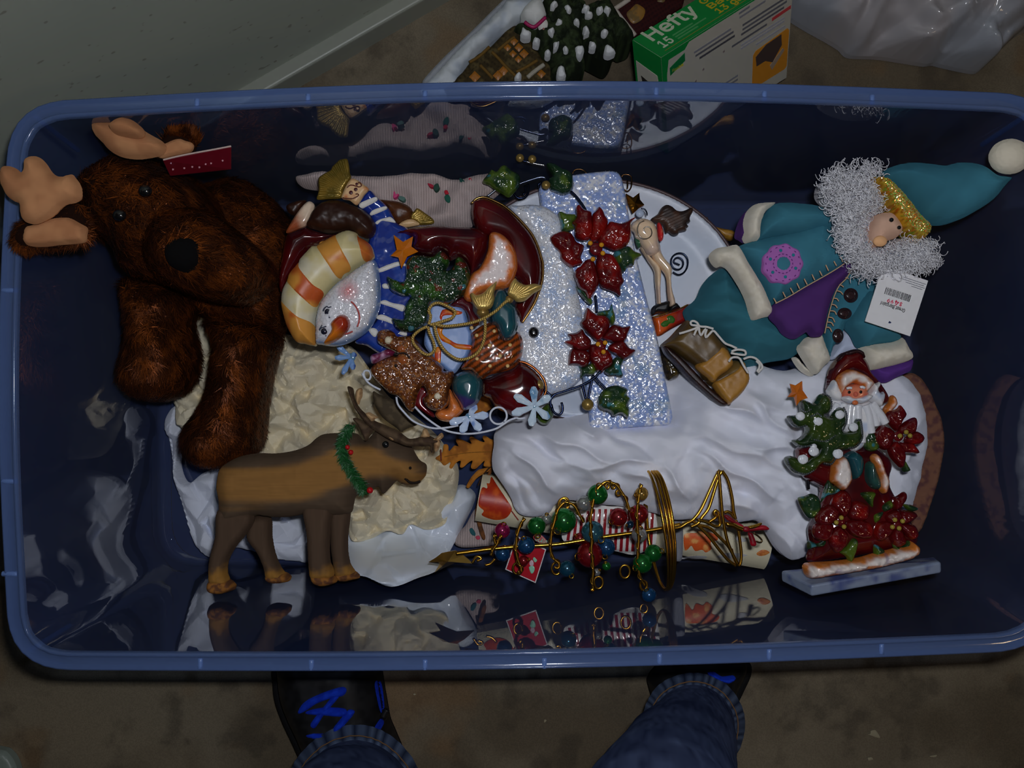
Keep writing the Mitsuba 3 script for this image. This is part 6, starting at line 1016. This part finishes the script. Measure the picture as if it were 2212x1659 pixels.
# ------------------------------------------------------------------ the person holding the camera: shoes and jeans
pe = thing('person', 'person standing on concrete in blue jeans and black sneakers with blue laces', 'person')
blk = mottle(S(20, 20, 22), S(30, 30, 32), 120)
def shoe(s, sole_s, z):
    k = put(pe, 'shoe', pillow(Z(s), .030, .050, 70, 5, .004, rough=.001, freq=60, color=blk), mat='leather')
    put(k, 'sole', pillow(Z(sole_s), .0285, .002, 8, 5, .028), S(16, 16, 18), 'matte'); return k
def shz(p): return np.full(len(p), .0815)
s1 = shoe('F1 180,300 190,460 205,620 245,790 330,1010 440,1240 530,1440 640,1660 760,1900 1100,2000 1500,1960 1800,1760 1860,1500 1770,1240 1690,1040 1655,860 1610,600 1560,330 1440,120 1200,0 800,-40 450,0 260,120', 'F1 165,300 175,460 190,640 230,800 315,1020 425,1250 515,1450 625,1670 750,1920 1100,2020 1510,1980 1820,1770 1880,1500 1785,1230 1705,1040 1670,860 1625,600 1575,330 1450,110 1200,-15 800,-55 440,-15 245,110', 0)
def bandz(p): return .0325 + .050 * np.sqrt(np.clip(1 - np.clip(1 - bt_.query(p)[0] / 70, 0, 1)**2, 0, 1))
bt_ = cKDTree(resample(spline(Z('F1 180,300 190,460 205,620 245,790 330,1010 440,1240 530,1440 640,1660 760,1900 1100,2000 1500,1960 1800,1760 1860,1500 1770,1240 1690,1040 1655,860 1610,600 1560,330 1440,120 1200,0 800,-40 450,0 260,120'), 6), 1))
lace = mottle(S(18, 46, 168), S(24, 58, 190), 200)
for s in ('F1 500,850 600,722 800,620 1000,550 1112,530 1152,580 1100,642 950,672 760,742 640,822 530,882', 'F1 980,640 1055,650 940,790 850,900 740,1062 680,1050 690,990 800,850 900,730', 'F1 620,850 760,815 900,800 1132,820 1132,905 1000,915 880,902 640,885', 'F1 1198,832 1255,850 1240,900 1100,1062 1000,1182 850,1225 590,1185 590,1130 900,1150 1000,1040 1150,860', 'F1 1530,470 1612,470 1655,780 1645,870 1605,850 1565,700', 'F1 1515,1090 1600,955 1662,960 1640,1032 1580,1115'):
    put(s1, 'lace', pillow(Z(s), lambda p: bandz(p), .003, 7, 3, .003, color=lace), mat='cloth')
put(s1, 'lace_tip', wire('F1 1640,920 1670,860 1695,810', .080, .0030), S(20, 20, 24), 'satin')
s2 = shoe('F2 860,420 880,320 930,240 1100,80 1400,0 1700,-40 1950,0 2080,80 2105,160 2090,250 2050,340 2000,440 1960,520 1900,620 1700,760 1300,860 1000,760', 'F2 845,420 865,310 915,230 1090,65 1400,-15 1700,-55 1960,-15 2095,70 2122,160 2105,255 2065,345 2015,450 1975,530 1910,635 1700,775 1300,875 990,775', 0)
for s in ('F2 1575,215 1660,205 1700,230 1760,262 1840,255 1905,250 1925,285 1850,335 1770,325 1690,295 1620,260', ): put(s2, 'lace', pillow(Z(s), .0790, .006, 8, 3, .004, color=lace), mat='cloth')
def jeans(secs, hem0, seed):
    """Trouser leg: an elliptic tube through sections (pixel centre, radius in pixels, height), the first being the hem."""
    na = 96; rings, per = [], []
    t = np.linspace(0, len(secs) - 1, 46); arr = np.array([[c[0], c[1], r, z * 1000, k] for c, r, z, k in secs], float)
    a = PchipInterpolator(np.arange(len(secs)), arr)(t); th = np.arange(na) * 2 * np.pi / na
    for x, y, r, z, k in a:
        z /= 1000; c = W([(x, y)], z)[0]; R = r * mpp(z)
        q = np.stack([np.cos(th), np.sin(th), th * 0], 1); rr_ = R * (1 + .05 * (meshkit.fbm(np.c_[np.cos(th) * 1.5, np.sin(th) * 1.5, np.full(na, z * 22 + seed)], 3) - .5) * 2)
        rings.append(c + q * rr_[:, None] * [1, k, 1])
    n0 = 5; m = loft(rings[::-1])
    w = m.v; g = meshkit.fbm(np.c_[w[:, :2] * 700, w[:, 2] * 90], 2, 5); f2 = fbm(w, 26, 7)
    m.c = lerp(S(28, 38, 66), S(84, 98, 132), np.clip(.05 + .7 * (g - .25) + .8 * (f2 - .5), 0, 1)); k = put(pe, 'trouser_leg', m, mat='matte')
    # hem: a turned-up band with worn puckers, two stitched edges
    c0 = np.array(rings[0]).mean(0); hem = []
    for j, (dz, g_) in enumerate(((-.004, .985), (-.0055, 1.02), (-.002, 1.035), (.006, 1.04), (.014, 1.038), (.0165, 1.02), (.017, .99))):
        ri = np.array(rings[0]) * (1 - 0) ; tt = max(0, dz) / max(1e-6, (rings[8].mean(0)[2] - rings[0].mean(0)[2])) * 8; i0 = min(int(tt), 44); base_ = rings[i0] + (rings[i0 + 1] - rings[i0]) * (tt - i0); cb = base_.mean(0)
        hem.append(cb + (base_ - cb) * (g_ + .004 * np.sin(th * 34 + 2 * np.sin(th * 5))[:, None] * (0 < j < 6)) + [0, 0, min(0, dz)])
    hm = loft(hem[::-1]); tha = np.tile(th, len(hem)); wear = .5 + .5 * np.sin(tha * 34 + 2 * np.sin(tha * 5)); hm.c = lerp(S(26, 36, 60), S(92, 108, 136), np.clip(wear * .8 + .3 * (fbm(hm.v, 300) - .5), 0, 1)); put(k, 'hem', hm, mat='matte', label='faded puckered hem')
    put(k, 'stitching', tube(hem[4] + [0, 0, .0006] + (hem[4] - hem[4].mean(0)) * .012, .0006, 5, True), S(110, 84, 60), 'cloth')
jeans([((765, 1722), 146, .085, 1.0), ((766, 1732), 128, .105, 1), ((760, 1760), 146, .17, 1), ((740, 1860), 190, .30, 1), ((720, 2060), 250, .45, 1), ((700, 2600), 400, .66, 1)], 0, 1.0)
jeans([((1500, 1566), 106, .085, 1.0), ((1497, 1572), 90, .105, 1), ((1482, 1610), 110, .15, 1), ((1450, 1690), 146, .24, 1), ((1420, 1850), 220, .42, 1), ((1400, 2500), 400, .66, 1)], 0, 5.0)
